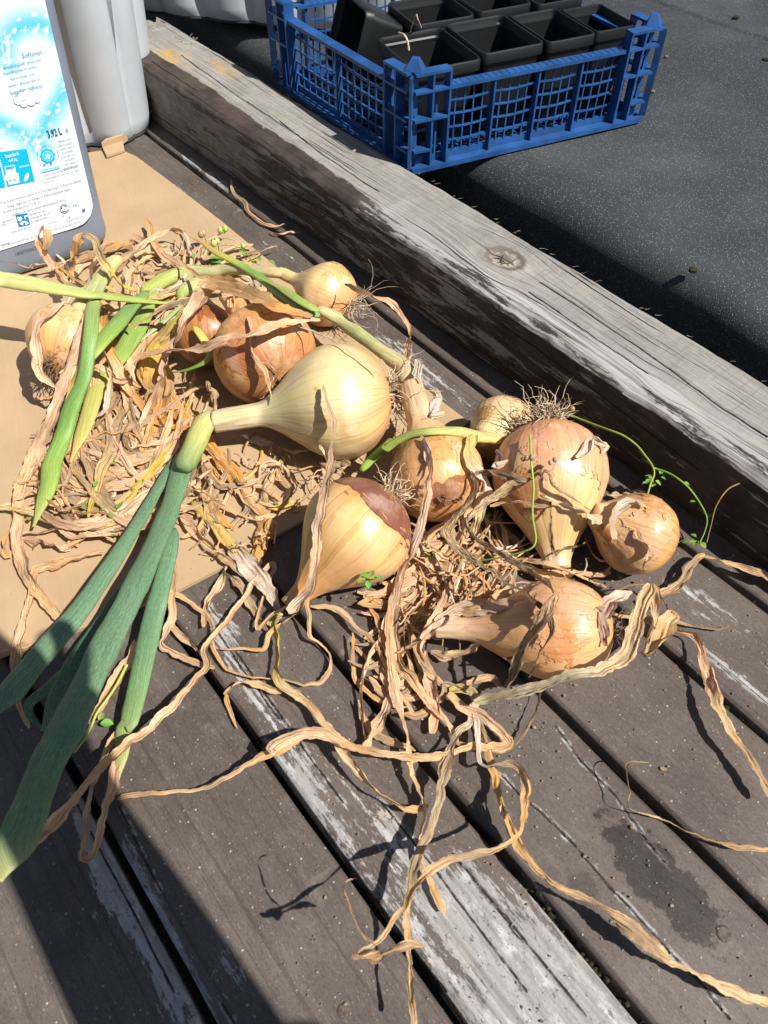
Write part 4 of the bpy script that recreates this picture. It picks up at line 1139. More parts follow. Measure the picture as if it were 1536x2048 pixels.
onion('dirty', 1270, 1066, 166, 1208, 1038, 5.2, 'small round onion with soil-stained side, rightmost of the heap', [BRWN, GOLD, (.58, .36, .16), (.62, .42, .22), PALE], .72, .26, 12, ((-.5, .9, 2.4, 5.2, (.66, .42, .22)),))
onion('lying', 1122, 1260, 206, 872, 1252, 2.6, 'peach-golden onion lying nearest the camera, its papery neck pointing left', [GOLD, (.78, .45, .2), (.78, .44, .19), (.76, .45, .19), (.74, .47, .22), (.74, .54, .36), (.74, .57, .42)], .2, .27, 13, ((-.75, .7, 3.6, 5.7, (.76, .46, .26)),), tap=1.85)
roots('far', 40, .02, .06, 'root', 1.1, .8, .3, .0004)
roots('left', 34, .012, .035, 'darkroot', 1.0, .7, .4)
roots('orange', 18, .01, .04, 'root', .9, .7, .2)
roots('big', 44, .015, .06, 'root', .9, .6, .9)
roots('front', 46, .012, .034, 'root', .9, .7, .2)
roots('upright', 120, .012, .05, 'root', 1.2, .8, .15, .00045)
roots('upright', 40, .01, .03, 'darkroot', 1.2, 1.0, .4, .0004)
roots('front', 30, .008, .02, 'darkroot', 1.1, 1.0, .4, .0004)
roots('big', 30, .01, .04, 'darkroot', 1.1, 1.0, .6, .0004)
roots('lying', 22, .008, .025, 'darkroot', .9, .7, .4)
roots('dirty', 14, .008, .02, 'darkroot', .9, .7, .4)
BVH = BVHTree.FromPolygons(SOLV, SOLF)

# ------------------------------------------------------------------ leaves
ZM = {'4': (0, 440, .32552), '5': (400, 440, .32552), '6': (780, 720, .45573), '7': (0, 900, .390625), '8': (540, 920, .390625),
      'A': (800, 1100, .47917), 'B': (0, 1400, .390625), 'C': (500, 1450, .390625), 'D': (1000, 1450, .34896), 'E': (300, 20, .36458), 'F': (0, 0, 1)}
def trace(s):
    out = []; z = ZM['F']
    for tok in s.split():
        if ':' in tok: k, tok = tok.split(':'); z = ZM[k]
        x, y = map(float, tok.split(',')); out.append((z[0] + x * z[2], z[1] + y * z[2]))
    return out
TAN, PINK, GREYB, ORA, WHI, DKB, GLD, YEL = (.70, .455, .245), (.72, .475, .315), (.43, .315, .20), (.68, .34, .095), (.70, .60, .49), (.15, .1, .055), (.62, .38, .15), (.64, .45, .08)
GRN, LGR, DGR, YGR, PGR = (.10, .22, .06), (.30, .39, .09), (.115, .22, .115), (.42, .43, .1), (.50, .52, .24)
LEAFN = [0]
def path3(pts, lift, step=6.0, stiff=0.55, jit=0.0, jseed=0.0):
    """photo path -> points that lie over whatever solid is there, bridging hollows"""
    L = sum(math.dist(a, b) for a, b in zip(pts[:-1], pts[1:]))
    n = max(8, int(L / step))
    q = crom(pts, n)
    if jit: q = [(x + jit * (4.5 * fbm(i * .11, jseed) + 1.6 * fbm(i * .4, jseed + 3)), y + jit * (4.5 * fbm(i * .11, jseed + 50) + 1.6 * fbm(i * .4, jseed + 60))) for i, (x, y) in enumerate(q)]
    z = []
    for x, y in q:
        d = ray(x, y).normalized()
        h = BVH.ray_cast(Vector((0, 0, CAMH)), d)
        z.append(h[0].z if h[0] is not None else 0.0)
    p0 = [P(x, y, zz) for (x, y), zz in zip(q, z)]
    s = [0.0]
    for a, b in zip(q[:-1], q[1:]): s.append(s[-1] + math.dist(a, b) * .0005)
    z = np.array(z); s = np.array(s)
    env = np.max(z[None, :] - stiff * np.abs(s[:, None] - s[None, :]), axis=1)
    k = np.exp(-((s[:, None] - s[None, :]) / .012) ** 2); k /= k.sum(1, keepdims=True)
    env = np.maximum(k @ env, z)
    env = k @ env
    return [P(x, y, min(.42, float(e) + lerpl(lift, i / (n - 1)) / 100)) for i, ((x, y), e) in enumerate(zip(q, env))]
def leaf(key, spec, w, cols, lift=.5, mat='dry', name='dried_leaf', fold=.28, twist=.85, tube=False, mott=.3, tw0=0.0, stiff=.55, rip=1.0, parent=None, label=None, cat=None, group=None):
    LEAFN[0] += 1; sd = LEAFN[0] * 3.17
    pts = path3(trace(spec) if isinstance(spec, str) else spec, lift, stiff=stiff, jit=0.0 if tube else 1.0, jseed=sd)
    n = len(pts); vs, uv, cs, fs = [], [], [], []
    m = 14 if tube else 9
    u = 0.0
    rg = random.Random(LEAFN[0]); fold = fold * rg.choice((-1.5, 1.2, 1.7, 2.2)) if not tube else fold; hj = [rg.uniform(-.17, .17) for _ in range(m)]; hp = [rg.uniform(0, 60) for _ in range(m)]
    for i, p in enumerate(pts):
        f = i / (n - 1)
        t = (pts[min(n - 1, i + 1)] - pts[max(0, i - 1)]).normalized()
        up = Vector((0, 0, 1)) if abs(t.z) < .9 else Vector((.4, -.8, .3))
        b = t.cross(up).normalized(); nn = b.cross(t)
        a = tw0 + twist * (1.6 if tube else 2.7) * fbm(f * max(2, n * .035), sd, 0)
        b, nn = b * math.cos(a) + nn * math.sin(a), nn * math.cos(a) - b * math.sin(a)
        ww = lerpl(w, f) / FPX * depth(p) * (1 + .55 * rip * fbm(f * n * .06, sd + 9) + .1 * rip * fbm(f * n * .2, sd + 4)) * .5 * (1 if tube else .98)
        endt = min(1, (min(f, 1 - f) * n + .6) / 2.5)
        if name == 'green_leaf': endt = min(endt, sm(-1, 14, (1 - f) * n) + .02)
        ww *= (.2 if name == 'green_leaf' else .45) + (.8 if name == 'green_leaf' else .55) * endt
        if i: u += (p - pts[i - 1]).length
        c = lerpc(cols, f)
        if not tube and mat == 'dry':                       # withered in patches: straw, grey-brown, dark
            k1 = sm(.0, .45, fbm(f * n * .045, sd + 21)); k2 = sm(.05, .5, fbm(f * n * .06, sd + 33))
            c = tuple(a_ * (1 - .6 * k1) + b_ * .6 * k1 for a_, b_ in zip(c, (.74, .58, .36)))
            c = tuple(a_ * (1 - .65 * k2) + b_ * .65 * k2 for a_, b_ in zip(c, (.33, .235, .15)))
        for j in range(m):
            if tube:
                th = 2 * math.pi * j / m
                q = b * (math.cos(th) * ww) + nn * (math.sin(th) * ww * fold)
                v = j / m
                q *= 1 + (.09 if name == 'neck' else .03) * fbm(math.cos(th) * 3, math.sin(th) * 3, sd + f * 2)
            else:
                v = j / (m - 1); x = 2 * v - 1
                hgt = fold * (abs(x) - .5) * .9 + rip * hj[j] * (.6 + 1.3 * fbm(f * n * .05, hp[j])) + .22 * rip * fbm(x * 2.2, f * n * .16, sd) + .14 * rip * fbm(x * 3, f * n * .5, sd + 7)
                q = b * (x * ww * (1 + (.07 + .2 * (j in (0, m - 1))) * rip * fbm(f * n * .42, x * 9, sd))) + nn * (hgt * ww)
            vs.append(p + q); uv.append((u * 60, v * 2.0 * max(.5, ww / .005))); cs.append(c)
    for i in range(n - 1):
        for j in range(m if tube else m - 1):
            j2 = (j + 1) % m
            fs.append((i * m + j, i * m + j2, (i + 1) * m + j2, (i + 1) * m + j))
    if tube:
        fs.append(tuple(reversed(range(m)))); fs.append(tuple((n - 1) * m + j for j in range(m)))
    for k in range(len(vs)):
        if vs[k].z < .0015: vs[k].z = .0015 + .0006 * (k % 3)
    o = build(name, vs, fs, MAT[mat], parent or (ONI[key]['root'] if key else None), uvs=uv, cols=cs)
    if not tube: o.data.set_sharp_from_angle(angle=math.radians(26))
    o.color = (1, 1, 1, mott)
    if label: tag(o, label, cat or 'dried leaf', group)
    return o
def gl(key, spec, w, cols, lift, fold=.45, **kw):
    kw.setdefault('twist', .15); kw.setdefault('mott', .8); kw.setdefault('rip', .25)
    return leaf(key, spec, w, cols, lift, 'green', 'green_leaf', fold, tube=True, **kw)
def stem(key, spec, w, cols, lift, fold=.8, **kw):
    kw.setdefault('twist', .1); kw.setdefault('mott', -.2); kw.setdefault('rip', .3)
    return leaf(key, spec, [x * .86 for x in w], cols, lift, 'neck', 'neck', fold, tube=True, **kw)

# --- thick blue-green leaves of the big onion
stem('big', 'F:480,838 452,839 428,839 412,843 402,860 390,888 377,915 366,940', [36, 40, 46, 50, 54, 57, 57, 54], [(.62, .54, .26), (.6, .54, .24), (.55, .53, .2), (.38, .42, .14), (.2, .3, .13)], [-1.3, -1.1, -.7, .3, 1.0, 1.3, 1.5])
gl('big', '7:960,0 930,100 890,240 830,400 740,600 650,790 560,960 470,1150 390,1320 320,1470 B:245,320 160,540 85,720 -10,930', [44, 46, 52, 60, 66, 70, 74, 78, 80, 82, 82], [DGR, (.14, .26, .12), DGR, (.12, .23, .12), DGR, DGR, (.11, .21, .11), (.13, .23, .105), (.14, .24, .11), (.36, .35, .13)], [2.2, 3.2, 4.5, 6, 7, 8, 9, 10, 11], fold=.4)
gl('big', '7:905,40 830,160 750,300 640,480 520,660 400,830 280,970 160,1110 40,1260 -70,1390', [20, 26, 34, 44, 50, 54, 58, 60], [DGR, DGR, (.13, .25, .13), (.12, .23, .13), DGR, DGR], [2, 2.4, 3, 3.6, 4.2, 5, 5.6, 6], fold=.4)
gl('big', '7:890,400 860,560 815,740 775,900 735,1080 700,1240 660,1400 B:640,130 625,260 605,380 590,470', [22, 34, 40, 44, 46, 46, 44, 38, 28, 16], [DGR, (.12, .25, .13), (.13, .26, .13), (.14, .27, .12), (.18, .3, .1), (.32, .36, .1), (.45, .37, .17)], [2.4, 2.6, 2.6, 2.4, 2.2, 2, 1.6, 1.0], fold=.35)
gl('big', '7:720,620 620,760 520,900 430,1030 350,1160 290,1290 220,1440', [26, 38, 44, 48, 50, 48], [DGR, (.03, .1, .055), DGR], [2.6, 2.4, 2.6, 3, 3.2], fold=.35)
gl('big', '7:360,1120 280,1190 190,1260 145,1310 160,1370 215,1430', [30, 28, 24, 26, 30], [DGR, (.04, .13, .07)], [1.4, 1.6, 1.8, 1.2, .8], fold=.4)
# --- bright green leaves on the left
stem('left', '4:470,560 520,490 570,430 640,340 700,260 740,235', [42, 40, 36, 34, 30], [PALE, PGR, (.46, .5, .2), PGR, PALE], [.2, .3, .4, .4, .3])
gl('left', '4:640,350 595,450 570,540 560,680 545,800 520,960 470,1080 430,1180 400,1290 360,1400 320,1500 7:250,180 210,290 170,395', [24, 26, 28, 30, 34, 38, 40, 42, 40, 36, 26], [PGR, LGR, (.2, .36, .08), (.17, .34, .06), (.19, .36, .05), (.24, .4, .06), (.3, .42, .06), (.42, .4, .12)], [1.2, 2, 2.2, 2.2, 2.1, 1.9, 1.6], fold=.5)
stem('far', '5:560,330 420,320 4:1430,300 1290,320 1120,330 1010,370 930,420 880,460', [30, 28, 28, 32, 36, 38, 40], [PALE, (.5, .44, .24), (.52, .48, .26), PGR, (.42, .48, .14), (.4, .47, .1)], [-.6, .3, .9, 1.2, 1, .8, .7])
gl('far', '4:900,440 860,480 800,540 720,640 630,740 550,840 490,930 440,1020 400,1120', [28, 34, 36, 34, 30, 22, 12], [(.24, .38, .1), (.2, .35, .1), (.24, .4, .06), (.36, .43, .06), YEL, (.6, .36, .09)], [1.4, 2.2, 2.6, 2.6, 2.6, 2.4, 2, 1.8], fold=.35)
gl('far', '4:960,410 925,455 905,500 880,580 820,700 740,830 660,930 600,1030 560,1150 520,1270 480,1370 430,1490', [30, 38, 42, 40, 38, 36, 36, 32, 22], [YGR, (.3, .42, .07), (.26, .4, .07), (.3, .4, .07), (.44, .44, .1), (.5, .47, .12), (.55, .46, .12), (.6, .42, .12)], [1, 1.6, 2.1, 2.3, 2.3, 2.3, 2.2, 1.9, 1.6], fold=.32)
gl('shade', '4:-60,350 0,362 180,392 400,432 620,466 850,492 1000,508 1060,505 1115,490', [42, 42, 38, 34, 30, 27, 22, 18, 16], [(.6, .52, .2), (.58, .54, .18), (.5, .53, .16), (.42, .5, .12), (.38, .48, .1), (.4, .48, .12)], [8.5, 8, 6.5, 4.6, 3, 2.4, 2, 1.6], fold=.42)
stem('shade', '4:1330,420 1250,400 1180,410 1120,450 1110,490', [40, 44, 40, 34, 26], [PALE, (.6, .5, .24), PGR, LGR], [.8, 1.2, 1.4, 1.4, 1.2])
gl('shade', '4:1120,520 1010,620 900,710 800,790', [9, 12, 12, 8], [(.3, .42, .14), (.36, .46, .2), (.5, .46, .26)], [1.6, 1.4, 1.2, .8], fold=.6)
gl('shade', '4:1190,650 1250,730 1290,810 1260,870 1150,920 1040,940', [14, 18, 16, 18, 18, 10], [YEL, YGR, (.2, .38, .04), (.16, .36, .04)], [.8, .8, .6, .4], fold=.4)
# --- the long green-yellow leaf of the middle onion and its bent neck
stem('middle', '5:1290,1010 1270,940 1235,890 1190,860 1080,780 960,690 850,610 760,560 720,545', [52, 46, 40, 34, 34, 34, 32, 30, 26], [(.6, .48, .28), (.58, .48, .27), (.55, .5, .26), (.48, .5, .22), (.5, .52, .26), (.54, .52, .28), (.58, .5, .3)], [-1.4, -1.0, -.2, .8, 1.3, 1.6, 1.8, 2])
gl('middle', '5:735,590 620,530 500,450 350,340 220,260 100,200 0,130 4:1190,110 1130,68', [22, 24, 22, 20, 18, 16, 12, 9], [(.2, .38, .1), (.17, .36, .07), (.19, .37, .07), (.22, .4, .06), (.45, .44, .06), (.58, .36, .08), TAN], [2.2, 2.8, 3.2, 3.4, 3.4, 3.4, 3.2, 2.6], fold=.5)
gl('middle', '5:730,560 620,500 500,420 400,370 320,330', [18, 20, 18, 14, 6], [LGR, (.34, .44, .08), YGR, (.58, .45, .1)], [2.6, 3.1, 3.3, 3.2], fold=.4)
leaf('middle', '4:1135,70 1060,60 960,88 890,130 830,185 760,255 715,320', [14, 16, 16, 18, 16, 12], [TAN, PINK, TAN], [2.4, 2, 1.6, 1.2, 1])
stem('back', '6:490,350 440,340 380,335 300,315 200,312 110,322 40,350 -20,390 5:1180,1360 1080,1445 990,1540', [36, 40, 36, 26, 24, 24, 24, 24, 22, 20], [(.62, .5, .2), (.6, .52, .22), (.52, .52, .2), (.46, .52, .18), (.4, .5, .12), (.38, .5, .1), (.34, .48, .08), (.3, .46, .07)], [.4, .6, .8, .8, .6, .6, .5, .4], fold=.55)
leaf('back', '6:370,325 345,385 350,440 400,500 425,560 400,640 385,700 360,770', [24, 26, 24, 26, 26, 24, 20], [(.55, .5, .18), (.58, .48, .2), WHI, PINK, YGR, TAN], [.7, .7, .8, .8, .6])
# --- dried leaves: front right, in the order they lie
leaf('front', '8:0,840 30,800 70,790', [30, 34, 30], [(.48, .46, .06), YGR], .6, twist=.2)
leaf('front', '8:30,790 25,850 40,920 40,1000 35,1090 80,1160 180,1240 280,1345 C:460,110 540,210 620,310 700,370 780,420 850,435 915,415', [20, 26, 26, 20, 17, 18, 20, 21, 21, 20, 18, 15, 13, 12], [(.45, .44, .07), YEL, (.55, .4, .2), TAN, PINK, TAN, TAN, GLD], [.6, 1, 1.2, 1, 1, 1.4, 1.8, 2, 2, 1.8, 1.4, .8])
leaf('front', '8:325,0 310,40 290,110 272,200 255,300 242,400 228,520 212,620 172,700 95,770', [20, 20, 20, 20, 20, 18, 18, 20, 20, 22], [GREYB, PINK, (.44, .33, .24), PINK, (.44, .34, .25), WHI], [.3, .4, .4, .4, .5, .8, .8, .6], mott=.45)
stem('front', '7:985,265 1060,345 1140,430 1210,520', [20, 26, 28, 26], [(.55, .4, .12), (.58, .44, .12), (.5, .36, .14)], .6, fold=.6)
leaf('front', '7:1190,480 1250,560 1320,650 1390,740 1445,825', [30, 36, 38, 32, 20], [(.55, .42, .3), WHI, WHI, (.5, .42, .34)], [.6, 1, 1, .8], mott=.5, fold=.5)
leaf('front', '7:930,330 1010,430 1100,520 1190,590 1270,660', [16, 20, 22, 20, 14], [PINK, TAN, PINK], [.5, .9, .8])
leaf('front', '8:190,690 195,800 208,900 255,938 308,990 310,1060 268,1130 200,1150 100,1125 0,1115 7:1400,1172 1270,1160 1160,1110 1085,1000 1090,900 1000,800 880,732 790,712', [9, 10, 10, 10, 9, 9, 9, 9, 9, 9, 9, 9, 8, 7], [GLD, TAN, TAN, GLD, TAN, TAN], [.8, .6, .5, .6, .7, .6, .5, .6, .8, .8, .6], twist=.7)
leaf('front', '8:205,745 300,752 390,790 440,850 500,905 560,980 600,1060 616,1140', [9, 10, 11, 11, 11, 10, 7], [TAN, PINK, TAN, GLD], [.5, 1, 1.2, 1, .7])
leaf('lying', '8:1150,170 1000,285 860,375 760,465 700,545 660,640 635,760 640,900 670,1040 725,1130 800,1220 890,1330 965,1445', [14, 17, 18, 20, 21, 20, 20, 20, 19, 19, 20, 19, 14], [PINK, PINK, TAN, PINK, PINK, TAN, PINK, PINK], [.5, .6, .8, 1, 1, 1.2, 1.2, 1, .8])
leaf('lying', '8:1090,225 980,270 880,330 790,400 700,495 648,600 628,700 615,800 614,900 615,1000 625,1100 650,1220 690,1350 712,1480 C:830,220 870,340 902,430 885,530 872,600 890,720 930,810 995,955', [12, 16, 18, 20, 22, 22, 20, 19, 19, 19, 18, 17, 17, 16, 15, 13, 12, 14, 15, 15], [TAN, PINK, PINK, TAN, PINK, TAN, TAN, GLD, TAN], [.5, .8, 1, 1.3, 1.5, 1.6, 1.6, 1.4, 1.2, 1, .8, .5], tw0=.2)
leaf('upright', '6:150,340 178,450 165,560 140,680 100,830 45,950 10,1060 -30,1180', [16, 18, 16, 16, 18, 18, 16], [(.55, .46, .4), PINK, (.5, .4, .33), PINK, PINK], [.6, .6, .6, .8, 1, 1.2], mott=.15)
leaf('lying', '8:605,815 560,920 502,1000 475,1100 465,1200 470,1310 482,1425', [16, 18, 18, 18, 18, 16], [TAN, PINK, TAN, TAN], [.8, .9, .8, .6, .5])
leaf('lying', '8:690,1090 620,1220 560,1330 510,1425 482,1490', [20, 24, 26, 24, 18], [PINK, PINK, TAN], [1, 1.2, 1, .6])
leaf('lying', '8:705,830 735,950 800,1060 832,1180 850,1290 830,1400', [24, 28, 30, 26, 22, 16], [TAN, (.46, .32, .2), PINK, TAN], [1, 1, .9, .7])
leaf('lying', '8:900,600 860,680 800,760 745,830 715,900', [16, 22, 26, 24, 20], [PINK, (.5, .35, .25), PINK], [.6, .8, .8])
leaf('lying', '8:830,985 900,998 1000,985 1065,945', [20, 22, 22, 18], [PINK, TAN, PINK], [.3, .4, .3])
leaf('lying', '8:830,880 780,940 760,1010 800,1080 850,1130 930,1150 1010,1150 1080,1120 1150,1115 1185,1165', [26, 28, 26, 24, 22, 20, 18, 18, 16, 12], [PINK, TAN, WHI, TAN, GREYB], [.8, .8, .7, .8, 1, 1, .8], mott=.4)
leaf('lying', '8:640,720 760,690 900,690 1040,675 1200,648', [12, 16, 18, 16, 10], [PINK, TAN, PINK], [.4, .5, .5])
leaf('lying', '8:700,640 820,650 960,640 1080,655', [10, 14, 14, 10], [TAN, PINK], .5)
leaf('lying', '8:1290,1010 1200,1010', [6, 8], [DKB], .3)
leaf('upright', '8:1030,62 1120,56 1220,72 1315,100', [18, 20, 18, 15], [GREYB, (.3, .2, .12), GREYB], [.8, 1, 1], mott=.8)
leaf('upright', '8:1030,60 1050,150 1000,230 930,310 908,360 950,430 1030,500 1120,562 1210,620 1300,672 1370,730 1425,795 1442,870 1412,950 1362,1020 1320,1110', [18, 18, 18, 18, 18, 18, 17, 17, 17, 17, 18, 16, 14, 13, 11], [TAN, GREYB, TAN, GREYB, (.3, .22, .14), DKB, DKB, GREYB], [.8, 1, 1.2, 1.6, 2, 2, 1.8, 1.4, 1, .8, .6], mott=.9, stiff=.4)
leaf('upright', '8:1320,110 1230,130 1150,180 1080,230 1030,280 1008,340 1060,412 1150,470 1250,530 1340,580 1420,640 1458,690 1432,740 1392,810 1340,900 1290,1000 1250,1100 1210,1165', [16, 17, 17, 17, 17, 18, 18, 18, 19, 20, 20, 20, 22, 24, 26, 25, 22, 16], [TAN, TAN, GREYB, TAN, GREYB, TAN, GREYB, GREYB, (.32, .23, .14)], [1, 1.2, 1.4, 1.8, 2.2, 2.4, 2.2, 1.8, 1.4, 1, .8, .5], mott=.8, stiff=.4)
leaf('upright', '6:440,635 520,625 620,632 710,640', [9, 11, 11, 8], [TAN, GREYB], .5, mott=.6)
leaf('upright', '6:660,525 670,500 695,495 730,560 800,600 850,640 890,672', [7, 9, 8, 8, 7, 6], [DKB, GREYB, DKB], .6, mott=.8)
leaf('upright', '6:705,620 700,700 705,760 730,860', [7, 9, 9, 7], [DKB, GREYB], .4, mott=.9)
leaf('upright', '6:885,780 830,820 760,825 725,860', [6, 7, 6, 5], [DKB], .5, mott=.9)
leaf('dirty', '6:680,600 760,630 830,660 890,690 930,720', [14, 20, 22, 26, 24], [WHI, (.6, .5, .4), PINK], [.5, .6, .6], mott=.2)
leaf('dirty', '6:1080,740 1100,790 1135,850 1110,920', [10, 14, 16, 12], [TAN, GREYB, TAN], .4, mott=.6)
leaf('dirty', '6:985,790 975,720 1000,660 1060,620 1130,640', [22, 26, 26, 24, 16], [PINK, WHI, (.6, .48, .32)], .6, mott=.15)
leaf('dirty', '6:950,590 1010,600 1060,580 1120,578', [16, 22, 22, 14], [(.62, .48, .3), PALE], .5, mott=.15)
# mottled leaf running down to the bottom edge, and the lifted curl beside it
leaf('lying', 'A:330,600 310,660 290,720 250,750 212,830 192,900 172,1000 C:960,430 920,540 872,640 832,760 812,880 802,1000 808,1100 820,1250 830,1380 838,1560', [16, 16, 16, 18, 22, 22, 20, 20, 20, 20, 18, 16, 16, 16, 17, 16, 15], [WHI, (.5, .42, .33), GREYB, (.4, .33, .22), GREYB, (.36, .28, .17), TAN, TAN, (.5, .34, .17), TAN], [.8, 1.2, 1.8, 2.2, 2.4, 2.6, 2.8, 3, 3, 2.8], mott=.55)
leaf('lying', 'A:300,640 315,700 325,780 325,860 348,903 C:1260,203 1340,200 1392,240 1411,320 1406,420 1390,520 1350,590 1260,640 1150,665 1040,685 940,730 885,785 840,850 790,930 730,1000 680,1080 630,1130 560,1175', [12, 12, 12, 12, 13, 14, 16, 18, 16, 13, 12, 13, 15, 17, 18, 17, 14, 12, 10, 8, 9, 13], [WHI, (.6, .53, .45), (.5, .42, .32), TAN, GLD, TAN, GREYB, TAN, GLD, TAN, GREYB], [1, 1.2, 1.6, 2.4, 3.4, 4.2, 5, 5.6, 6.2, 7, 8, 9, 9.8], mott=.35, twist=.8)
leaf('lying', 'C:525,1180 570,1190 640,1185 720,1160 800,1132 890,1130', [16, 20, 20, 19, 17, 9], [GREYB, GLD, TAN, TAN, GLD], [9.8, 10, 10.2, 10], mott=.2, tw0=.3)
leaf('lying', 'C:640,1130 600,1095 560,1040 510,950 480,850 492,800 540,785', [6, 6, 7, 7, 6, 6, 5], [GREYB, (.4, .22, .1), TAN], [9.8, 9.8, 9.8, 9.6], mott=.6, twist=.9)
leaf('lying', 'A:325,700 370,840 390,930 402,1000 430,1080 470,1180 C:1380,620 1430,700 D:20,470 100,680 180,790 250,870 330,930 430,972 540,1022 640,1082 740,1152 830,1232 930,1312 1030,1372 1150,1442 1280,1502 1400,1552 1560,1610', [14, 16, 20, 22, 22, 20, 16, 17, 19, 22, 23, 20, 19, 21, 24, 25, 25, 24, 26, 26, 23, 20, 18], [TAN, GLD, (.56, .34, .1), GLD, TAN, GLD, TAN, (.5, .34, .19), (.52, .36, .2), TAN, TAN, GLD], [.8, 1, 1.4, 1.8, 2, 2.2, 2.6, 2.8, 2.6, 2.2, 1.8, 1.2], mott=.45)
leaf('lying', 'A:200,600 260,650 330,690 400,740 452,790 440,822 380,830 300,822 220,800', [18, 20, 22, 20, 18, 16, 16, 14], [TAN, PINK, TAN, GLD], [1.2, 1.2, 1, .8, .6])
leaf('lying', 'A:205,585 250,575 300,590 312,628', [18, 26, 26, 20], [(.5, .46, .1), (.55, .5, .12), YEL], [1, 1.2, 1.2], twist=.15, mott=.1)
leaf('lying', 'A:312,632 400,615 500,590 620,555 740,520 850,490 915,462 955,410 980,340 1000,265 1025,195 1045,140', [17, 22, 22, 21, 20, 21, 24, 27, 28, 28, 32, 34], [(.55, .5, .28), (.58, .52, .32), WHI, (.52, .47, .33), (.5, .45, .3), TAN, (.44, .34, .2), TAN, (.48, .36, .2)], [1.4, 1.8, 2.2, 2.6, 3, 3.4, 4, 4.6, 5.2, 5.6], mott=.3, twist=.25, stiff=.35)
leaf('lying', 'A:1050,140 1062,200 1058,280 1045,350 1028,410 1018,440 1050,415 1090,360 1120,300 1155,272 1140,250', [30, 30, 28, 26, 22, 18, 20, 24, 26, 22, 12], [TAN, GREYB, TAN, (.4, .3, .18), GLD, TAN], [5.6, 5.2, 4.6, 4.2, 3.8, 3.4, 3, 3], mott=.45)
leaf('lying', 'A:900,265 1000,290 1100,310 1180,335 1238,358 1265,420 1282,500 1310,600 1342,690 1400,790 1460,870 1512,960 1560,1040', [11, 12, 13, 15, 20, 22, 20, 20, 22, 22, 21, 19, 17], [TAN, GREYB, TAN, PINK, TAN, GLD, TAN, TAN], [.6, .8, 1, 1.2, 1.6, 1.8, 1.8, 1.6, 1.4], mott=.4)
leaf('dirty', 'A:1040,182 1100,175 1165,140 1200,85 1235,45 1272,15', [16, 18, 20, 18, 18, 14], [TAN, GREYB, TAN], [.8, 1, 1.2, 1.2], mott=.5)
leaf('dirty', 'A:1000,215 1080,190 1150,165 1195,120 1215,60', [12, 15, 16, 14, 10], [GREYB, TAN, GREYB], [.5, .8, .8], mott=.5)
leaf('dirty', 'A:1262,20 1330,42 1400,68 1480,90 1560,125', [12, 13, 15, 15, 14], [TAN, TAN, GREYB], [1, 1.2, 1.4], mott=.4)
leaf(None, 'A:930,262 1050,280 1160,302 1280,326 1382,320', [5, 6, 6, 6, 4], [DKB, GREYB, DKB], .4, mott=.7, label='thin dark withered stalk lying on the board right of the front onion', cat='dried stalk')
leaf(None, 'A:590,588 577,660 542,730 500,790 450,842', [5, 7, 7, 6, 4], [DKB, GREYB, DKB], [.8, 1, .8, .5], mott=.8, label='thin dark stalk leaning below the pale leaf of the front onion', cat='dried stalk')
leaf(None, 'A:1040,888 1000,886 962,890 945,940 955,1010 955,1070 1020,1100 1100,1132 1200,1180 1300,1212 1420,1240 1560,1246', [3, 4, 4, 4, 4, 5, 7, 9, 10, 10, 10, 9], [GREYB, TAN, GREYB, TAN, TAN], [2.2, 2.4, 2, 1.2, .2, .4, .7, .9, .8, .8], mott=.5, twist=.8, label='thin wiry dried tendril crossing the boards at the right edge', cat='dried tendril')
leaf(None, 'E:440,930 452,975 475,1015 520,1048 538,1105 600,1160 680,1192 745,1180', [6, 8, 8, 9, 9, 10, 8], [TAN, GREYB, TAN, TAN], .5, mott=.3, label='small curled dried leaf on the boards at the foot of the beam', cat='dried leaf')
leaf(None, 'E:655,1215 700,1222 760,1212 825,1222', [6, 7, 7, 6], [TAN, GREYB], .4, label='short dried leaf scrap beside the curled one at the foot of the beam', cat='dried leaf')
# --- the long leaf to the left edge, and those under the green bunch
leaf('front', '8:100,745 20,790 -70,850 7:1400,590 1330,650 1240,765 1150,885 1085,970 1048,1030 1062,1105 1005,1172 930,1262 850,1340 760,1425 B:680,205 560,310 450,430 320,585 200,700 80,808 -60,900', [6, 7, 8, 8, 9, 11, 13, 14, 14, 14, 16, 18, 21, 24, 27, 30, 32, 33, 34], [TAN, TAN, PINK, TAN, TAN, PINK, TAN, PINK, PINK, TAN], [.4, .6, .8, .9, 1, 1.1, 1.6, 2.4, 3.4, 4.5, 5.6, 6.8, 8, 9, 10], twist=.25, mott=.15)
leaf('big', 'B:600,505 640,492 720,475 850,475 960,465 1080,430 1200,370 1290,320 1400,270 1536,180 C:100,120 200,60 310,35 420,60 500,90 590,122 700,150 850,165 1000,150 A:300,822 370,832 440,820', [9, 9, 9, 9, 9, 11, 14, 19, 22, 22, 24, 24, 18, 16, 16, 17, 17, 15, 13], [TAN, GLD, GLD, TAN, GLD, TAN, PINK, TAN, (.46, .27, .12), TAN, TAN, TAN], [.4, .5, .8, 1.3, 2, 2.6, 3, 3, 2.6, 2.2, 1.8, 1.2, .8], twist=.35, mott=.2)
leaf('big', 'B:590,170 540,280 490,400 455,540 435,680 425,780 440,826 475,810 505,720 540,580 575,450 600,330 622,200', [12, 14, 14, 13, 13, 14, 16, 20, 20, 20, 18, 14], [TAN, TAN, PINK, TAN, TAN, PINK, TAN], [1.4, 1.4, 1.8, 2.2, 2.4, 2.2, 1.8, 1.6, 1.4], twist=.25, mott=.15)
leaf('big', 'B:640,0 632,60 625,110 600,160 555,240', [6, 9, 10, 8, 6], [TAN, PINK], [1.6, 1.6, 1.4])
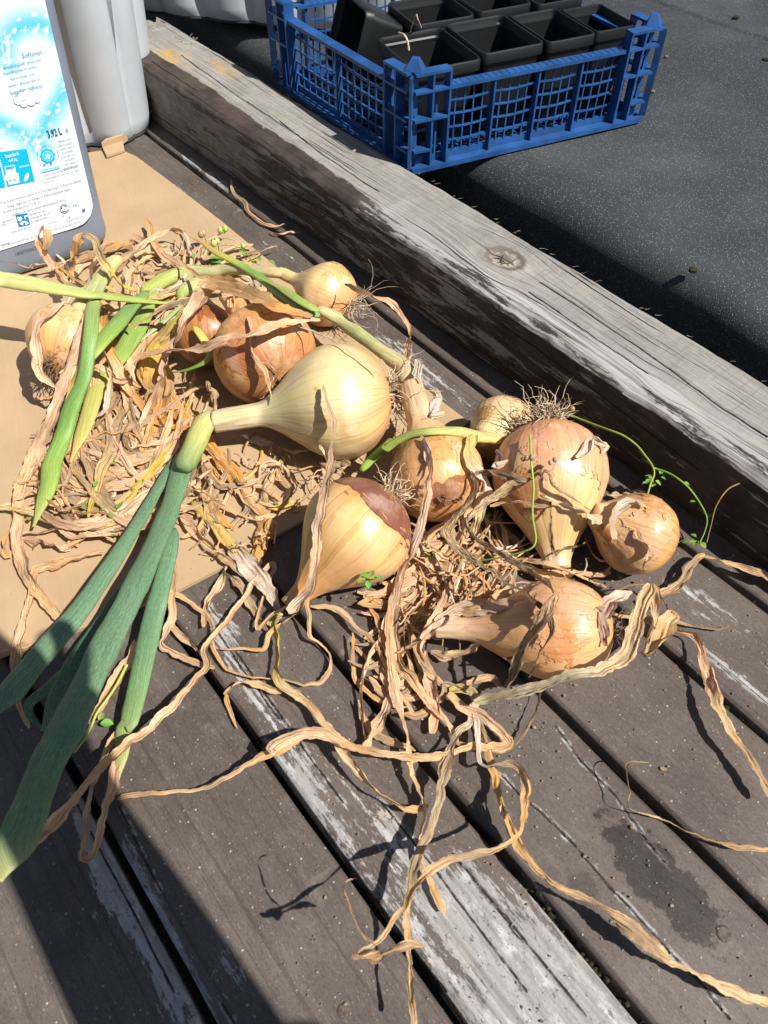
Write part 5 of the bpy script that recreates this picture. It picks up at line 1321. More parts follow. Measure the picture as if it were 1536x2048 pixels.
leaf('big', '7:690,980 640,1100 580,1190 520,1290 440,1400', [16, 22, 22, 20, 14], [PINK, TAN, (.42, .28, .15)], .6)
leaf('big', '7:880,520 885,640 880,760 882,850 845,950 830,1000 950,1070 1095,1122', [12, 15, 16, 18, 18, 12, 12, 10], [PINK, TAN, PINK, PINK, TAN], [.6, .7, .8, .7, .6, .8, .9])
leaf('front', '7:1172,575 1122,700 1062,800 1040,900', [16, 18, 18, 12], [TAN, PINK, TAN], .7)
leaf('front', '7:1190,650 1250,740 1310,832 1372,925', [14, 16, 16, 12], [GREYB, TAN, GREYB], .5, mott=.4)
leaf('front', '7:1536,832 1450,880 1382,930 1342,1020 1250,1020 1130,1018', [8, 9, 9, 9, 8, 6], [TAN, GLD, TAN], [1, 1, .7, .5])
leaf('front', '7:1150,1240 1180,1330 1215,1430', [10, 10, 8], [GLD, TAN], .3)
leaf('front', '7:1440,1250 1320,1200 1220,1190 1145,1250', [14, 15, 13, 8], [TAN, TAN], .6)
leaf('big', '7:900,860 880,900 940,960 1020,1030', [10, 11, 11, 8], [TAN, GLD], .5)
# --- dried leaves of the left heap
leaf('left', '4:560,520 520,660 470,800 420,930 360,1110 280,1290 220,1450 7:120,170 98,260 84,360 90,480 120,580 160,680 220,765 315,875', [22, 24, 26, 26, 26, 26, 26, 24, 22, 22, 22, 22, 20, 16], [PINK, (.56, .38, .28), PINK, PINK, TAN, PINK, TAN, TAN], [.8, 1, 1, .9, .8, .7, .6, .6, .5])
leaf('left', '4:405,512 310,575 232,640 216,740 232,870 265,950 335,1025', [10, 14, 16, 16, 15, 14, 8], [PINK, (.58, .42, .32), PINK], .5, mott=.1)
leaf('left', '7:115,432 200,420 300,398 400,380 520,375 660,388', [14, 15, 15, 14, 13, 10], [PINK, TAN, PINK], .7)
leaf('left', '7:120,455 180,470 240,482 355,492', [18, 26, 28, 24], [TAN, PINK, PINK], .5, fold=.1)
leaf('left', '7:400,500 380,450 400,400 450,400 520,432 612,482', [8, 10, 11, 12, 11, 9], [TAN, GREYB, TAN], [.4, .8, 1, .6])
leaf('left', '7:530,528 400,552 300,580 205,610 176,640 160,730 130,850 92,1000 80,1170 100,1300 150,1420', [14, 18, 20, 18, 14, 18, 20, 22, 22, 18, 14], [TAN, (.52, .33, .17), TAN, PINK, TAN, TAN], [.4, .5, .5, .5, .6, .6])
leaf('left', '7:-30,1040 60,1015 150,990 215,965', [14, 16, 16, 10], [TAN, PINK], .8)
leaf('left', '7:60,400 30,470 25,530 50,550 70,500', [14, 16, 16, 12, 8], [ORA, TAN], .5)
leaf('shade', '4:1165,540 1050,640 960,740 900,840 880,920 920,1000 1010,1080 1100,1190 1220,1310 1330,1440 7:1230,170 1310,280 1362,370 1335,450 1310,560 1270,610', [22, 26, 28, 30, 32, 32, 32, 32, 32, 32, 32, 30, 26, 18], [YGR, (.6, .42, .1), (.62, .38, .09), ORA, ORA, ORA, (.56, .30, .09), (.6, .33, .12), ORA], [1.2, 1.3, 1.2, 1, .8, .6, .5], twist=.25, mott=.05)
leaf('shade', '4:1080,700 1010,800 980,900 980,1020 965,1160 960,1300 965,1450 940,1560 7:790,100 780,200', [24, 38, 46, 48, 48, 46, 44, 40, 34, 22], [YEL, (.62, .42, .09), ORA, (.6, .34, .1), ORA, (.6, .35, .12)], [.9, .8, .7, .6, .5], twist=.12, mott=.08, fold=.15)
leaf('shade', '4:1320,385 1230,480 1130,650 1040,800 990,900 1000,980 930,1120 870,1250 840,1400 848,1530', [18, 22, 24, 24, 20, 18, 20, 20, 18, 14], [PINK, PINK, (.58, .4, .3), PINK, PINK, TAN], [2, 1.8, 1.8, 1.6, 1.4, 1.2, 1, .8], mott=.08)
leaf('orange', '5:740,615 600,620 450,652 300,702 150,742 0,782 4:1100,800 950,822 850,850 800,900 830,985', [14, 18, 22, 22, 22, 22, 22, 22, 20, 16], [PINK, TAN, PINK, PINK, PINK, TAN, PINK], [1.4, 1.6, 1.6, 1.4, 1.4, 1.2, 1, .8], mott=.1)
leaf('orange', '5:-20,400 130,395 280,445 420,505 560,565 690,600', [22, 32, 36, 36, 32, 20], [TAN, (.5, .3, .12), (.46, .26, .1), ORA, (.5, .3, .14)], [1.4, 1.6, 1.6, 1.5], twist=.2, mott=.25)
leaf('orange', '5:300,590 300,680 310,780 350,860 400,950 430,1050 440,1110', [8, 11, 12, 12, 10, 9, 6], [TAN, GREYB, TAN], .4, mott=.4)
leaf('orange', '5:230,420 200,480 190,540', [24, 28, 26], [(.6, .42, .14), TAN], .6)
leaf('left', '4:840,440 760,400 700,330 650,262 612,205 582,135 520,92', [13, 15, 15, 15, 15, 14, 12], [(.6, .46, .08), YEL, (.62, .44, .1), (.58, .42, .12), TAN], [1.6, 1.8, 2.2, 2.8, 3.2, 3.4, 3.4], mott=.05)
leaf('left', '4:522,88 495,100 470,150 455,220 442,300 450,370', [14, 18, 20, 20, 18, 12], [TAN, (.4, .24, .1), (.44, .27, .12), TAN], [3.4, 3.2, 2.4, 1.4, .6], mott=.3)
leaf('left', '4:405,395 362,320 312,262 262,205 232,130 258,55 285,60 290,130 275,180', [20, 22, 20, 20, 18, 18, 14, 12], [TAN, PINK, TAN, TAN, (.36, .23, .12)], [.6, 1, 1.6, 2.4, 3.2, 3.6, 3.2, 2.4], mott=.35)
leaf('left', '4:712,140 645,170 602,230 572,300 545,400 520,500', [14, 20, 24, 24, 22, 18], [TAN, TAN, PINK, TAN], [1.6, 2, 2, 1.6], mott=.2)
leaf('left', '4:815,90 850,110 920,150 1010,165 1062,158', [8, 12, 13, 12, 7], [TAN, GREYB, TAN], [1, 1.2, 1], mott=.35)
leaf('left', '4:830,230 900,200 1000,180 1090,200', [14, 24, 26, 16], [(.55, .48, .3), (.52, .46, .26), WHI], 1.0, mott=.1)
leaf('left', '4:-60,240 60,262 180,300 200,275 290,270 420,250', [5, 6, 8, 12, 14, 10], [GREYB, TAN, GREYB, TAN], [2, 1.4, .8, .8, .8], mott=.4)
leaf('left', '4:590,560 600,680 640,800 690,930 662,1080 640,1180 592,1192 562,1122 600,1050 685,950 750,850 850,750', [10, 13, 14, 14, 13, 12, 10, 9, 10, 12, 12, 10], [PINK, (.56, .42, .32), PINK, WHI, TAN, PINK, (.5, .42, .26)], [1.6, 1.6, 1.5, 1.4, 1.2, 1.4, 1.4], mott=.1)
leaf('left', '4:365,945 440,902 540,890 640,910 720,992 800,982 865,1035', [10, 13, 14, 14, 13, 13, 8], [TAN, GREYB, TAN], [1.2, 1.6, 1.8, 1.6, 1.2], mott=.3)
leaf('left', '4:520,970 520,1060 560,1150 640,1202 730,1252 835,1315', [10, 12, 13, 13, 12, 8], [GREYB, TAN, GREYB], [1.2, 1.2, 1, .8], mott=.3)
leaf('shade', '4:740,1050 770,1150 802,1235 780,1330 820,1440', [12, 14, 16, 16, 12], [TAN, PINK, TAN], .8)
leaf('shade', '4:690,1220 700,1320 740,1420 760,1536', [10, 14, 14, 10], [TAN, GREYB], .7)
leaf('shade', '4:640,1250 600,1350 570,1450 540,1540', [14, 20, 22, 16], [PINK, TAN, PINK], .6)
leaf('shade', '4:700,920 780,960 830,1060 880,1180 970,1290 1060,1440', [16, 26, 30, 28, 24, 16], [TAN, PINK, (.55, .4, .3), PINK, TAN], .9, mott=.1)
leaf('shade', '4:1060,1062 1150,1042 1255,1030', [12, 14, 10], [PINK, TAN], .3)
leaf('orange', '4:1272,990 1290,1040 1330,1085 1320,1165', [10, 14, 16, 10], [GREYB, TAN], .5)
leaf('left', '7:625,130 500,212 400,290 275,335', [9, 12, 13, 9], [TAN, TAN], .9)
leaf('left', '7:320,130 380,220 392,330 380,380', [24, 34, 32, 18], [ORA, (.56, .33, .13), TAN], .4, fold=.15)
leaf('left', '7:470,130 480,250 512,350', [12, 16, 14], [TAN, GREYB], .7)
leaf('shade', '7:970,150 1030,205 1100,262 1180,310 1290,350 1420,335', [10, 12, 12, 12, 11, 8], [PINK, TAN, PINK], .8)
leaf('orange', '7:1120,60 1200,180 1290,290 1420,380', [14, 16, 14, 8], [PINK, TAN], .6)
leaf('front', '7:1330,130 1360,70 1430,70 1480,130 1520,190', [12, 16, 18, 16, 10], [(.5, .36, .26), PINK, TAN], [.6, 1.2, 1, .6])
leaf('front', '7:1420,60 1440,150 1500,200', [10, 12, 8], [TAN, GREYB], .8)
leaf('big', '5:755,1010 772,1100 802,1190 822,1270 812,1370 802,1460 790,1545', [11, 13, 13, 13, 12, 12, 10], [(.48, .36, .24), PINK, GREYB, PINK], [.7, .8, .8, .7], mott=.2)
leaf('big', '5:700,1360 740,1390 770,1440 790,1500', [5, 8, 9, 8], [TAN, WHI], .7)
leaf('big', '5:740,1480 790,1500 860,1480 920,1500', [14, 20, 22, 14], [GREYB, (.4, .28, .18), GREYB], .4, mott=.4)
leaf('big', '5:250,1320 340,1350 450,1375', [16, 22, 8], [WHI, (.58, .5, .4)], .5, mott=.05)
leaf('middle', '5:880,400 950,430 1050,462 1150,492 1220,550 1270,622 1290,700 1272,800 1252,900 1235,1000', [9, 12, 14, 14, 13, 12, 12, 12, 13, 14], [GREYB, TAN, PINK, TAN, TAN, PINK], [1.5, 3, 4.4, 5, 5, 4.6, 4, 3, 1.6, .8], mott=.15, stiff=.3)
leaf('middle', '5:1435,1035 1460,1090 1440,1150 1420,1200 1510,1180', [18, 24, 26, 22, 12], [WHI, (.62, .58, .54), WHI], .8, mott=.02)
leaf('middle', '5:1360,1330 1390,1380 1400,1460 1410,1540', [8, 12, 12, 9], [(.55, .44, .36), WHI], .4, mott=.05)
leaf('middle', '5:1330,860 1345,900 1330,950 1360,1000', [10, 18, 20, 12], [WHI, (.6, .52, .42)], .4, mott=.05)
leaf('middle', '6:205,600 260,620 320,610', [16, 26, 16], [(.2, .1, .05), (.3, .14, .08)], .3, mott=.6)
leaf('upright', '6:820,430 860,400 880,345 930,370 958,385 940,405', [14, 20, 24, 20, 14, 8], [(.6, .5, .42), WHI, WHI], .5, mott=.05)
leaf('upright', '6:470,400 490,430 470,470 520,440', [12, 18, 18, 8], [WHI, (.6, .52, .4)], .7, mott=.05)
leaf('upright', '6:420,690 450,680 470,720 430,745', [14, 22, 22, 14], [PINK, (.5, .34, .22)], .4)
leaf('lying', 'A:150,300 230,265 310,240 400,235 480,215', [24, 32, 36, 30, 16], [PINK, (.6, .45, .34), (.62, .48, .36), PINK], .3, mott=.05, twist=.1, fold=.1)
leaf('lying', 'A:90,370 130,340 190,300 250,270', [16, 26, 32, 28], [PINK, (.6, .46, .36), PINK], .5, mott=.1, fold=.5)
leaf('lying', 'A:820,240 850,260 880,210 970,175', [24, 34, 26, 8], [(.5, .34, .27), (.55, .4, .33), WHI], .4, mott=.1)
leaf('lying', 'A:835,260 850,330 860,400', [14, 22, 14], [(.5, .36, .3), (.45, .32, .26)], .3, mott=.3)
leaf('back', '5:560,630 700,680 820,740 950,830 1050,890 1105,935', [4, 4, 4, 4, 4], [WHI], [.6, .8, .8, .6], rip=.2)

# more flat withered leaves layered through the heaps
def heap(poly, n, seed, ang, spread, wl, wh, Ll, Lh, top):
    rg = random.Random(seed); k = tries = 0
    xs = [p[0] for p in poly]; ys = [p[1] for p in poly]
    while k < n and tries < 6000:
        tries += 1
        x, y = rg.uniform(min(xs), max(xs)), rg.uniform(min(ys), max(ys)); a = ang + rg.gauss(0, spread); L = rg.uniform(Ll, Lh); bend = rg.uniform(-.5, .5)
        pts = [(x, y)]
        for i in range(5): a += bend + rg.uniform(-.35, .35); x += math.cos(a) * L / 5; y += math.sin(a) * L / 5; pts.append((x, y))
        ok = True; bad = 0
        for q in pts:
            c = False; j = len(poly) - 1
            for i in range(len(poly)):
                (xi, yi), (xj, yj) = poly[i], poly[j]
                if (yi > q[1]) != (yj > q[1]) and q[0] < (xj - xi) * (q[1] - yi) / (yj - yi) + xi: c = not c
                j = i
            h = BVH.ray_cast(Vector((0, 0, CAMH)), ray(*q).normalized())
            if h[0] is None or h[0].z > .02: ok = False; break
            bad += not c
            if bad > 1: ok = False; break
        if not ok: continue
        k += 1; w = rg.uniform(wl, wh)
        g = P(*pts[2]); key = min(ONI, key=lambda o: (ONI[o]['c'] - g).length)
        c0 = rg.choice([TAN, PINK, TAN, PINK, GREYB, GLD, ORA, YEL, (.36, .23, .13), (.3, .19, .1)]); c1 = rg.choice([TAN, PINK, GREYB, c0])
        leaf(key, pts, [w * .5, w, w * 1.15, w * .9, w * .4], [c0, c1, c0], [rg.uniform(.1, top), rg.uniform(.2, top), rg.uniform(.1, top)], mott=rg.uniform(.1, .6), twist=rg.uniform(.1, .55))
heap([(170, 480), (440, 470), (560, 540), (440, 620), (430, 780), (380, 880), (360, 1060), (200, 1080), (40, 1030), (90, 900), (190, 640), (110, 540)], 58, 5, 1.95, .38, 12, 24, 240, 480, 1.6)
heap([(170, 480), (440, 470), (560, 540), (440, 620), (400, 700), (180, 640), (110, 540)], 20, 8, 2.7, .45, 11, 20, 160, 300, 1.4)
heap([(380, 760), (560, 840), (650, 940), (560, 1090), (430, 1150), (330, 1060), (380, 960)], 16, 6, .9, .6, 10, 20, 90, 200, 1.0)
heap([(780, 1020), (900, 1010), (1060, 1080), (1200, 1120), (1380, 1150), (1300, 1210), (1000, 1200), (900, 1290), (800, 1330), (700, 1250), (800, 1150)], 44, 7, .25, .5, 9, 20, 150, 320, 1.4)
heap([(680, 1180), (880, 1180), (900, 1300), (960, 1420), (900, 1500), (720, 1490), (700, 1300)], 14, 9, 1.5, .35, 10, 20, 120, 240, 1.2)

# small broken scraps of leaf and skin lying all through the heap
def litter(name, poly, n, seed, label, lo=40, hi=210):
    random.seed(seed); vs, fs, uv, cs = [], [], [], []
    xs = [p[0] for p in poly]; ys = [p[1] for p in poly]
    def inside(x, y):
        c = False; j = len(poly) - 1
        for i in range(len(poly)):
            (xi, yi), (xj, yj) = poly[i], poly[j]
            if (yi > y) != (yj > y) and x < (xj - xi) * (y - yi) / (yj - yi) + xi: c = not c
            j = i
        return c
    k = 0
    while k < n:
        x, y = rnd(min(xs), max(xs)), rnd(min(ys), max(ys))
        if not inside(x, y): continue
        h = BVH.ray_cast(Vector((0, 0, CAMH)), ray(x, y).normalized())
        if h[0] is None or h[0].z > .03: continue
        k += 1
        a = rnd(0, 6.283); L = rnd(lo, hi); bend = rnd(-1.6, 1.6)
        z0 = max(.006, h[0].z) + rnd(.001, .010); dz = rnd(-.006, .010)
        w = rnd(2, 6.5) * (1.6 if random.random() < .15 else 1); m = 12; b = len(vs); kx = [rnd(-5, 5) * min(1, L / 160) for _ in range(m)]
        c = random.choice([TAN, PINK, GREYB, TAN, PINK, WHI, GLD, (.3, .19, .1)]); sd = rnd(0, 99)
        prev = None
        for i in range(m):
            f = i / (m - 1); ang = a + bend * (f - .5)
            q = P(x + math.cos(ang) * L * (f - .5), y + math.sin(ang) * L * (f - .5) + kx[i], max(.004, z0 + dz * f + .004 * math.sin(f * 3.1)))
            side = Vector((-math.sin(ang), -math.cos(ang), rnd(-.9, .9))).normalized() * (w * rnd(.6, 1.3) / FPX * depth(q) * .5 * (.5 + math.sin(f * 3.14) * .6))
            for v in (-1, 0, 1):
                vs.append(q + side * v + Vector((0, 0, .0015 * (1 - abs(v))))); uv.append((f * L * .03 + sd, v + sd)); cs.append(c)
        fs += [(b + i * 3 + j, b + i * 3 + j + 1, b + i * 3 + j + 4, b + i * 3 + j + 3) for i in range(m - 1) for j in range(2)]
    for v in vs: v.z = max(v.z, .0025)
    o = build(name, vs, fs, MAT['dry'], uvs=uv, cols=cs); o.color = (1, 1, 1, .35)
    tag(o, label, 'leaf litter', kind='stuff')
litter('leaf_litter', [(170, 490), (420, 480), (600, 560), (440, 640), (430, 800), (380, 880), (360, 1060), (200, 1070), (60, 1010), (100, 900), (190, 640), (110, 560)], 45, 11, 'crumpled dry leaf scraps through the left heap on the cardboard')
litter('leaf_litter', [(560, 900), (800, 880), (960, 1010), (1060, 1080), (1200, 1120), (1340, 1150), (1250, 1190), (1000, 1190), (880, 1260), (800, 1300), (800, 1150), (600, 950)], 60, 12, 'dry leaf scraps on the boards between the front onions')
litter('leaf_litter', [(380, 760), (560, 840), (640, 930), (560, 1080), (430, 1130), (380, 980)], 70, 13, 'sparse dry leaf scraps on the cardboard below the big onion', 12, 45)

# ------------------------------------------------------------------ little green weeds among the heap
SG, SY, PODG, PODB = (.16, .30, .03), (.36, .38, .08), (.34, .42, .1), (.34, .22, .1)
def weed(name, label, stems, leaves, pods=(), lift=1.0):
    """thin stems; leaves as (x, y, size px, direction); pods as (x, y, r px, colour)"""
    root = None
    for k, (spec, r, c, lf) in enumerate(stems):
        pts = path3(trace(spec), lf, 5)
        if root is None: root = empty(name, (pts[0].x, pts[0].y, 0), label, 'weed', 'chickweed sprigs in the heap')
        mb = MB(); mb.tube(pts, [r * (1.1 - .5 * i / len(pts)) for i in range(len(pts))], 6)
        mb.build('stem', MAT['stem'], root, smooth=True, cols=[c] * len(mb.v))
    if root is None:
        q = P(leaves[0][0], leaves[0][1], .02); root = empty(name, (q.x, q.y, 0), label, 'weed', 'chickweed sprigs in the heap')
    for i, (x, y, s, a, z) in enumerate(leaves):
        s *= .82
        h = BVH.ray_cast(Vector((0, 0, CAMH)), ray(x, y).normalized()); zz = (h[0].z if h[0] else 0) + z / 100
        c = P(x, y, zz); L = s / FPX * depth(c); d = Vector((math.cos(a), math.sin(a), .25 * math.sin(i * 2.3))).normalized()
        sd = d.cross(Vector((0.25 * math.sin(i * 1.7), .2, 1))).normalized(); nn = sd.cross(d)
        vs, fs, cs = [], [], []; m = 7
        for j in range(m):
            f = j / (m - 1); w = L * .38 * math.sin(math.pi * min(1, f * .96 + .04)) ** .8
            for v in (-1, -.5, 0, .5, 1):
                vs.append(c + d * (L * f) + sd * (v * w) + nn * (abs(v) * w * .35 - L * .25 * f * f)); cs.append((.13 + .05 * math.sin(i), .26 + .04 * math.cos(i * 3), .04))
        fs = [(j * 5 + k, j * 5 + k + 1, j * 5 + k + 6, j * 5 + k + 5) for j in range(m - 1) for k in range(4)]
        build('leaf', vs, fs, MAT['stem'], root, cols=cs)
    for (x, y, r, col, z) in pods:
        h = BVH.ray_cast(Vector((0, 0, CAMH)), ray(x, y).normalized()); c = P(x, y, (h[0].z if h[0] else 0) + z / 100); R = r / FPX * depth(c)
        bm = bmesh.new(); bmesh.ops.create_icosphere(bm, subdivisions=2, radius=R)
        vs = [v.co * (1 + .1 * math.sin(5 * math.atan2(v.co.y, v.co.x))) for v in bm.verts]; vs = [c + Vector((v.x, v.y, v.z * 1.15 + (R * .5 if v.z > R * .9 else 0))) for v in vs]
        fs = [tuple(v.index for v in f.verts) for f in bm.faces]; bm.free()
        build('seed_pod', vs, fs, MAT['stem'], root, cols=[col] * len(vs))
    return root
def z4(x, y): return (x * .32552, 440 + y * .32552)
def z5(x, y): return (400 + x * .32552, 440 + y * .32552)
def z6(x, y): return (780 + x * .45573, 720 + y * .45573)
weed('chickweed', 'green weed sprig with round seed pods at the far edge of the cardboard',
     [('5:430,320 390,290 320,250 290,205 240,170 180,155 100,160', .0006, SG, [1, 1.6, 2, 2]), ('5:160,160 150,100 140,70', .0005, SY, 1.8), ('5:30,180 40,130 15,90', .0005, PODB, 1.6), ('5:330,250 340,210 320,180', .0004, SG, 1.8)],
     [(*z5(240, 190), 14, -.6, 2), (*z5(255, 215), 15, .4, 2), (*z5(310, 175), 14, 1.9, 2), (*z5(350, 230), 17, -.9, 2), (*z5(345, 300), 18, -.4, 1.6), (*z5(420, 250), 20, -.3, 2), (*z5(60, 240), 26, .1, 1.5), (*z4(1080, 200), 18, 1.2, 1.5), (*z4(1070, 215), 16, 2.2, 1.5), (*z4(1190, 210), 16, -1.4, 1.5), (*z4(1330, 190), 16, 2.6, 1.8), (*z4(1300, 260), 24, .1, 1.2)],
     [(*z5(125, 65), 6, PODG, 1.8), (*z5(155, 55), 6, PODG, 1.9), (*z5(85, 145), 6.5, (.45, .42, .16), 1.8), (*z5(105, 130), 6, (.42, .44, .15), 1.9), (*z4(1235, 90), 6.5, PODB, 1.8), (*z4(1250, 82), 5.5, (.4, .28, .12), 1.9), (*z5(265, 160), 5.5, PODG, 2), (*z4(1180, 165), 5, (.48, .36, .24), 1.6)])
weed('chickweed', 'long arching green weed stem with leaf tufts between the upright onion and the beam',
     [('6:790,242 860,270 940,300 1020,330 1080,372 1120,420 1150,462 1160,500 1145,540 1130,592', .0011, (.3, .36, .06), [2, 2.5, 3, 3, 2.5, 2, 1]), ('6:1160,475 1230,500 1300,550 1350,612 1390,690 1382,750 1360,800', .0009, SG, [2, 2.2, 2, 1.6, 1]), ('6:1536,540 1480,570 1432,640 1410,720 1390,800', .0006, (.3, .2, .08), [2, 2, 1.5, .6])],
     [(*z6(1150, 520), 20, -2.6, 1.8), (*z6(1155, 530), 20, -1.9, 1.8), (*z6(1165, 530), 18, -.5, 1.8), (*z6(1150, 520), 18, 2.6, 1.8), (*z6(1185, 500), 15, 1.0, 2), (*z6(1190, 515), 14, -.2, 2), (*z6(1130, 540), 16, -2.9, 1.7), (*z6(1290, 540), 16, -.1, 2), (*z6(1340, 622), 14, 3.0, 1.8), (*z6(1395, 690), 15, .7, 1.5), (*z6(1425, 720), 15, .1, 1.5), (*z6(1400, 730), 12, -.6, 1.4), (*z6(1350, 780), 18, 2.4, 1), (*z6(1355, 795), 18, -2.6, 1), (*z6(1365, 800), 18, -1.2, 1), (*z6(1340, 800), 16, 3.1, 1), (*z6(1310, 800), 15, 2.9, .8)])
weed('chickweed', 'thin green weed stem hanging in front of the upright onion with tiny brown seed heads',
     [('6:615,330 620,450 630,560 625,680 637,805 560,848 400,880 200,892', .0010, (.24, .36, .05), [.8, .8, .8, .7, .5, .5]), ('6:600,440 590,420 620,410', .0006, PODB, 1), ('6:690,500 720,470 730,440', .0004, PODB, 1)],
     [(*z6(622, 520), 15, 1.4, .9), (*z6(170, 880), 24, 1.7, .8), (*z6(250, 905), 18, -1.2, .6), (*z6(185, 850), 16, .3, .8)],
     [(*z6(600, 430), 6, PODB, 1), (*z6(622, 428), 6, PODB, 1), (*z6(585, 435), 5, (.3, .2, .1), 1), (*z6(705, 450), 5, (.4, .3, .2), 1), (*z6(725, 438), 5.5, (.36, .26, .18), 1), (*z6(800, 215), 5.5, PODB, 2.5), (*z6(785, 225), 5, PODB, 2.5)])
weed('chickweed', 'small bright green leaf tuft at the foot of the golden front onion',
     [('8:560,590 530,610 480,610', .0006, SG, .6)],
     [(540 + x * .39, 920 + y * .39, s, a, 1.2) for x, y, s, a in ((500, 600, 22, 2.4), (490, 610, 22, -2.6), (510, 610, 22, .6), (520, 600, 20, 1.5), (500, 620, 20, -1.4), (545, 600, 18, .2), (640, 590, 16, .8))])
weed('chickweed', 'green feathery weed leaves among the straw left of the thick green leaves',
     [('7:430,260 500,300 600,320 700,330', .0006, SG, .8)],
     [(x * .39, 900 + y * .39, s, a, z) for x, y, s, a, z in ((580, 310, 26, .3, 1.4), (560, 320, 26, -.8, 1.4), (540, 310, 24, 2.2, 1.4), (600, 300, 22, 1.2, 1.5), (520, 290, 22, 1.9, 1.3), (440, 330, 22, 2.8, 1), (430, 300, 18, 1.6, 1), (290, 370, 20, -1, 1), (150, 360, 18, 2, 1), (500, 160, 18, -1.8, 1.6), (740, 150, 18, -2.2, 1.6), (700, 200, 18, 3, 1.4), (570, 420, 18, -.6, .8), (570, 70, 14, .6, 1.6))])
weed('chickweed', 'yellow-green weed stem with a round leaf below the thick green leaves',
     [('7:650,1100 580,1230 500,1340 B:470,130 440,190 380,270', .0011, (.38, .4, .08), [1.2, 1.4, 1.2, 1])],
     [(201, 1447, 30, .1, .9), (198, 1440, 20, 1.2, .9)])

# ------------------------------------------------------------------ grit, pebbles, moss
def stones(name, pts, mat, label, kind='stuff', cat='grit'):
    vs, fs = [], []
    for (c, r) in pts:
        bm = bmesh.new(); bmesh.ops.create_icosphere(bm, subdivisions=1, radius=1)
        b = len(vs); s = rnd(0, 50); sx, sy, sz = rnd(.7, 1.4), rnd(.6, 1.1), rnd(.4, .8)
        for v in bm.verts:
            q = v.co * (1 + .35 * fbm(v.co.x * 1.7 + s, v.co.y * 1.7, v.co.z * 1.7)); vs.append(c + Vector((q.x * r * sx, q.y * r * sy, q.z * r * sz + r * .3)))
        fs += [tuple(v.index + b for v in f.verts) for f in bm.faces]; bm.free()
    return tag(build(name, vs, fs, mat, smooth=False), label, cat, kind=kind)
random.seed(21)
pts = []
def on_deck(x, y):
    n = P(x, y).dot(NV); return n < .485 and min(abs(n - g) for g in GAPS) > .007
while len(pts) < 300:
    x, y = (rnd(560, 1536), rnd(1150, 2048)) if random.random() < .75 else (random.gauss(1020, 90), random.gauss(1440, 60))
    if on_deck(x, y): pts.append((P(x, y, .001), rnd(.0003, .0011) if random.random() < .93 else rnd(.001, .0018)))
random.seed(77)
for (x, y, sx, sy, n) in ((700, 1180, 60, 30, 40), (900, 1120, 90, 60, 90), (1150, 1160, 90, 30, 60), (300, 900, 90, 130, 70), (500, 830, 60, 40, 30)):
    for k in range(n): pts.append((P(random.gauss(x, sx), random.gauss(y, sy), .007), rnd(.0005, .0016)))
stones('grit', pts, MAT['pebble'], 'fine soil crumbs and grit strewn over the boards')
mp = []
for (x, y, n, sx) in ((1090, 1800, 18, 16), (1130, 1850, 24, 22), (1170, 1920, 26, 22), (1210, 1970, 24, 18), (1400, 1975, 20, 14), (1520, 1815, 20, 20), (1490, 1450, 30, 22), (1440, 1395, 16, 16), (325, 1860, 14, 10), (345, 1920, 10, 8), (1275, 2030, 16, 14)):
    for k in range(n):
        t = rnd(-1, 1); q = P(x, y); g = min(GAPS, key=lambda a: abs(a - q.dot(NV))) if (x, y) != (1400, 1975) else q.dot(NV)
        c = NS(g + rnd(-.0035, .0035), q.dot(SV) + t * sx * .0009, rnd(-.02, -.006)); mp.append((c, rnd(.0005, .0022)))
stones('moss', mp, MAT['moss'], 'clumps of moss and dirt caught in the gaps between boards', cat='moss')
for (x, y, r, z, lab_) in ((1326, 1538, .0022, 0, 'small grey pebble alone on the wide board at the right'), (1264, 1655, .0019, 0, 'dark soil crumb above the damp patch'), (1305, 184, .0035, FELT_Z, 'brown pebble on the felt just right of the crate'), (1385, 543, .0055, FELT_Z, 'ochre stone on the felt near its rounded edge'), (1332, 115, .0035, FELT_Z, 'pale chip on the felt beside the right corner post'), (1530, 122, .006, FELT_Z, 'dark crumb on the felt at the right edge of the picture'), (1470, 38, .005, FELT_Z, 'pale flat chip on the felt by the lap seam'), (1068, 1455, .0022, 0, 'pale crumb on the boards below the lying onion'), (618, 1812, .0022, 0, 'brown crumb beside the curl-shaped shadow')):
    random.seed(int(x)); stones('pebble', [(P(x, y, z + .001), r)], MAT['pebble'] if r < .005 else MAT['moss'], lab_, kind=None, cat='pebble')

# nail heads sunk in the boards
def nail(x, y, r, label):
    c = P(x, y, .0002); mb = MB(); mb.tube([c + Vector((0, 0, -.006)), c + Vector((0, 0, .0002)), c + Vector((0, 0, .0009))], [r, r, r * .8], 12)
    tag(mb.build('nail_head', plain('rusty_steel', (.07, .048, .036), .7, .5, 300), None), label, 'nail')
nail(1448, 1868, .0052, 'rusty round nail head in the board right of the damp patch')
nail(686, 2022, .0040, 'dark nail head at the bottom of the picture')

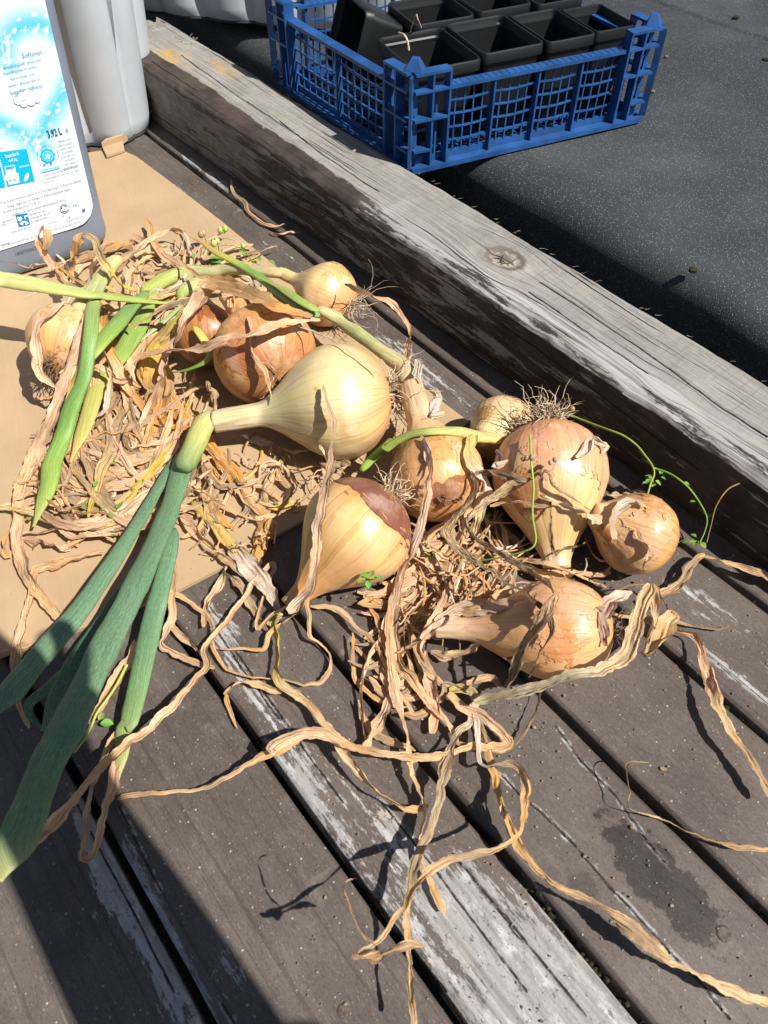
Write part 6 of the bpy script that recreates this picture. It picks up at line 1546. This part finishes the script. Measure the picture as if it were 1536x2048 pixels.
# ------------------------------------------------------------------ the photographer's arm, whose shadow falls over the near left
def make_arm():
    root = empty('person', (.30, -.26, 0), 'bare forearm in a rolled dark sleeve, raised beside the camera', 'person')
    chain = [((.365, -.34, .50), .056), ((.305, -.26, .535), .056), ((.24, -.17, .565), .052), ((.178, -.09, .595), .046), ((.145, -.045, .612), .042), ((.118, -.012, .628), .046), ((.098, .012, .64), .046)]
    verts = [v for v, r in chain]; rad = [r for v, r in chain]; edges = [(i, i + 1) for i in range(len(chain) - 1)]
    d = (Vector(chain[-1][0]) - Vector(chain[-2][0])).normalized(); sd = d.cross(Vector((0, 0, 1))).normalized(); up = sd.cross(d)
    for k, (o, L) in enumerate(((-.030, .062), (-.010, .075), (.010, .078), (.029, .068))):
        b = Vector(chain[-1][0]) + sd * o
        p1 = b + d * (.02 + L * .3); p2 = p1 + (d * .8 - up * .4).normalized() * L * .33; p3 = p2 + (d * .3 - up * .9).normalized() * L * .3
        i0 = len(verts); verts += [tuple(p1), tuple(p2), tuple(p3)]; rad += [.0095, .0088, .008]; edges += [(len(chain) - 1, i0), (i0, i0 + 1), (i0 + 1, i0 + 2)]
    t1 = Vector(chain[-2][0]) + sd * .042 + d * .006; t2 = t1 + (d * .7 + sd * .5 - up * .2).normalized() * .032; t3 = t2 + (d * .9 - up * .4).normalized() * .026
    i0 = len(verts); verts += [tuple(t1), tuple(t2), tuple(t3)]; rad += [.012, .0105, .009]; edges += [(len(chain) - 2, i0), (i0, i0 + 1), (i0 + 1, i0 + 2)]
    me = bpy.data.meshes.new('arm'); base = root.location
    me.from_pydata([tuple(Vector(v) - base) for v in verts], edges, []); o = bpy.data.objects.new('arm', me); COL.objects.link(o); o.parent = root
    md = o.modifiers.new('skin', 'SKIN')
    sk = me.skin_vertices[0].data if me.skin_vertices else None
    if sk is None:
        bpy.context.view_layer.objects.active = o; bpy.ops.mesh.customdata_skin_add(); sk = me.skin_vertices[0].data
    for i, r in enumerate(rad): sk[i].radius = (r, r); sk[i].use_root = (i == 0)
    ss = o.modifiers.new('smooth', 'SUBSURF'); ss.levels = 2; ss.render_levels = 2
    me.materials.append(MAT['skin'])
    mb = MB(); a = [Vector(c[0]) for c in chain[:3]]
    ex = a[0] + (a[0] - a[1]) * .6
    mb.tube([ex, a[0], a[1], a[2] * .6 + a[1] * .4, a[2] * .65 + a[1] * .35], [.076, .074, .070, .066, .056], 20)
    mb.build('sleeve', MAT['cloth'], root, smooth=True)
make_arm()
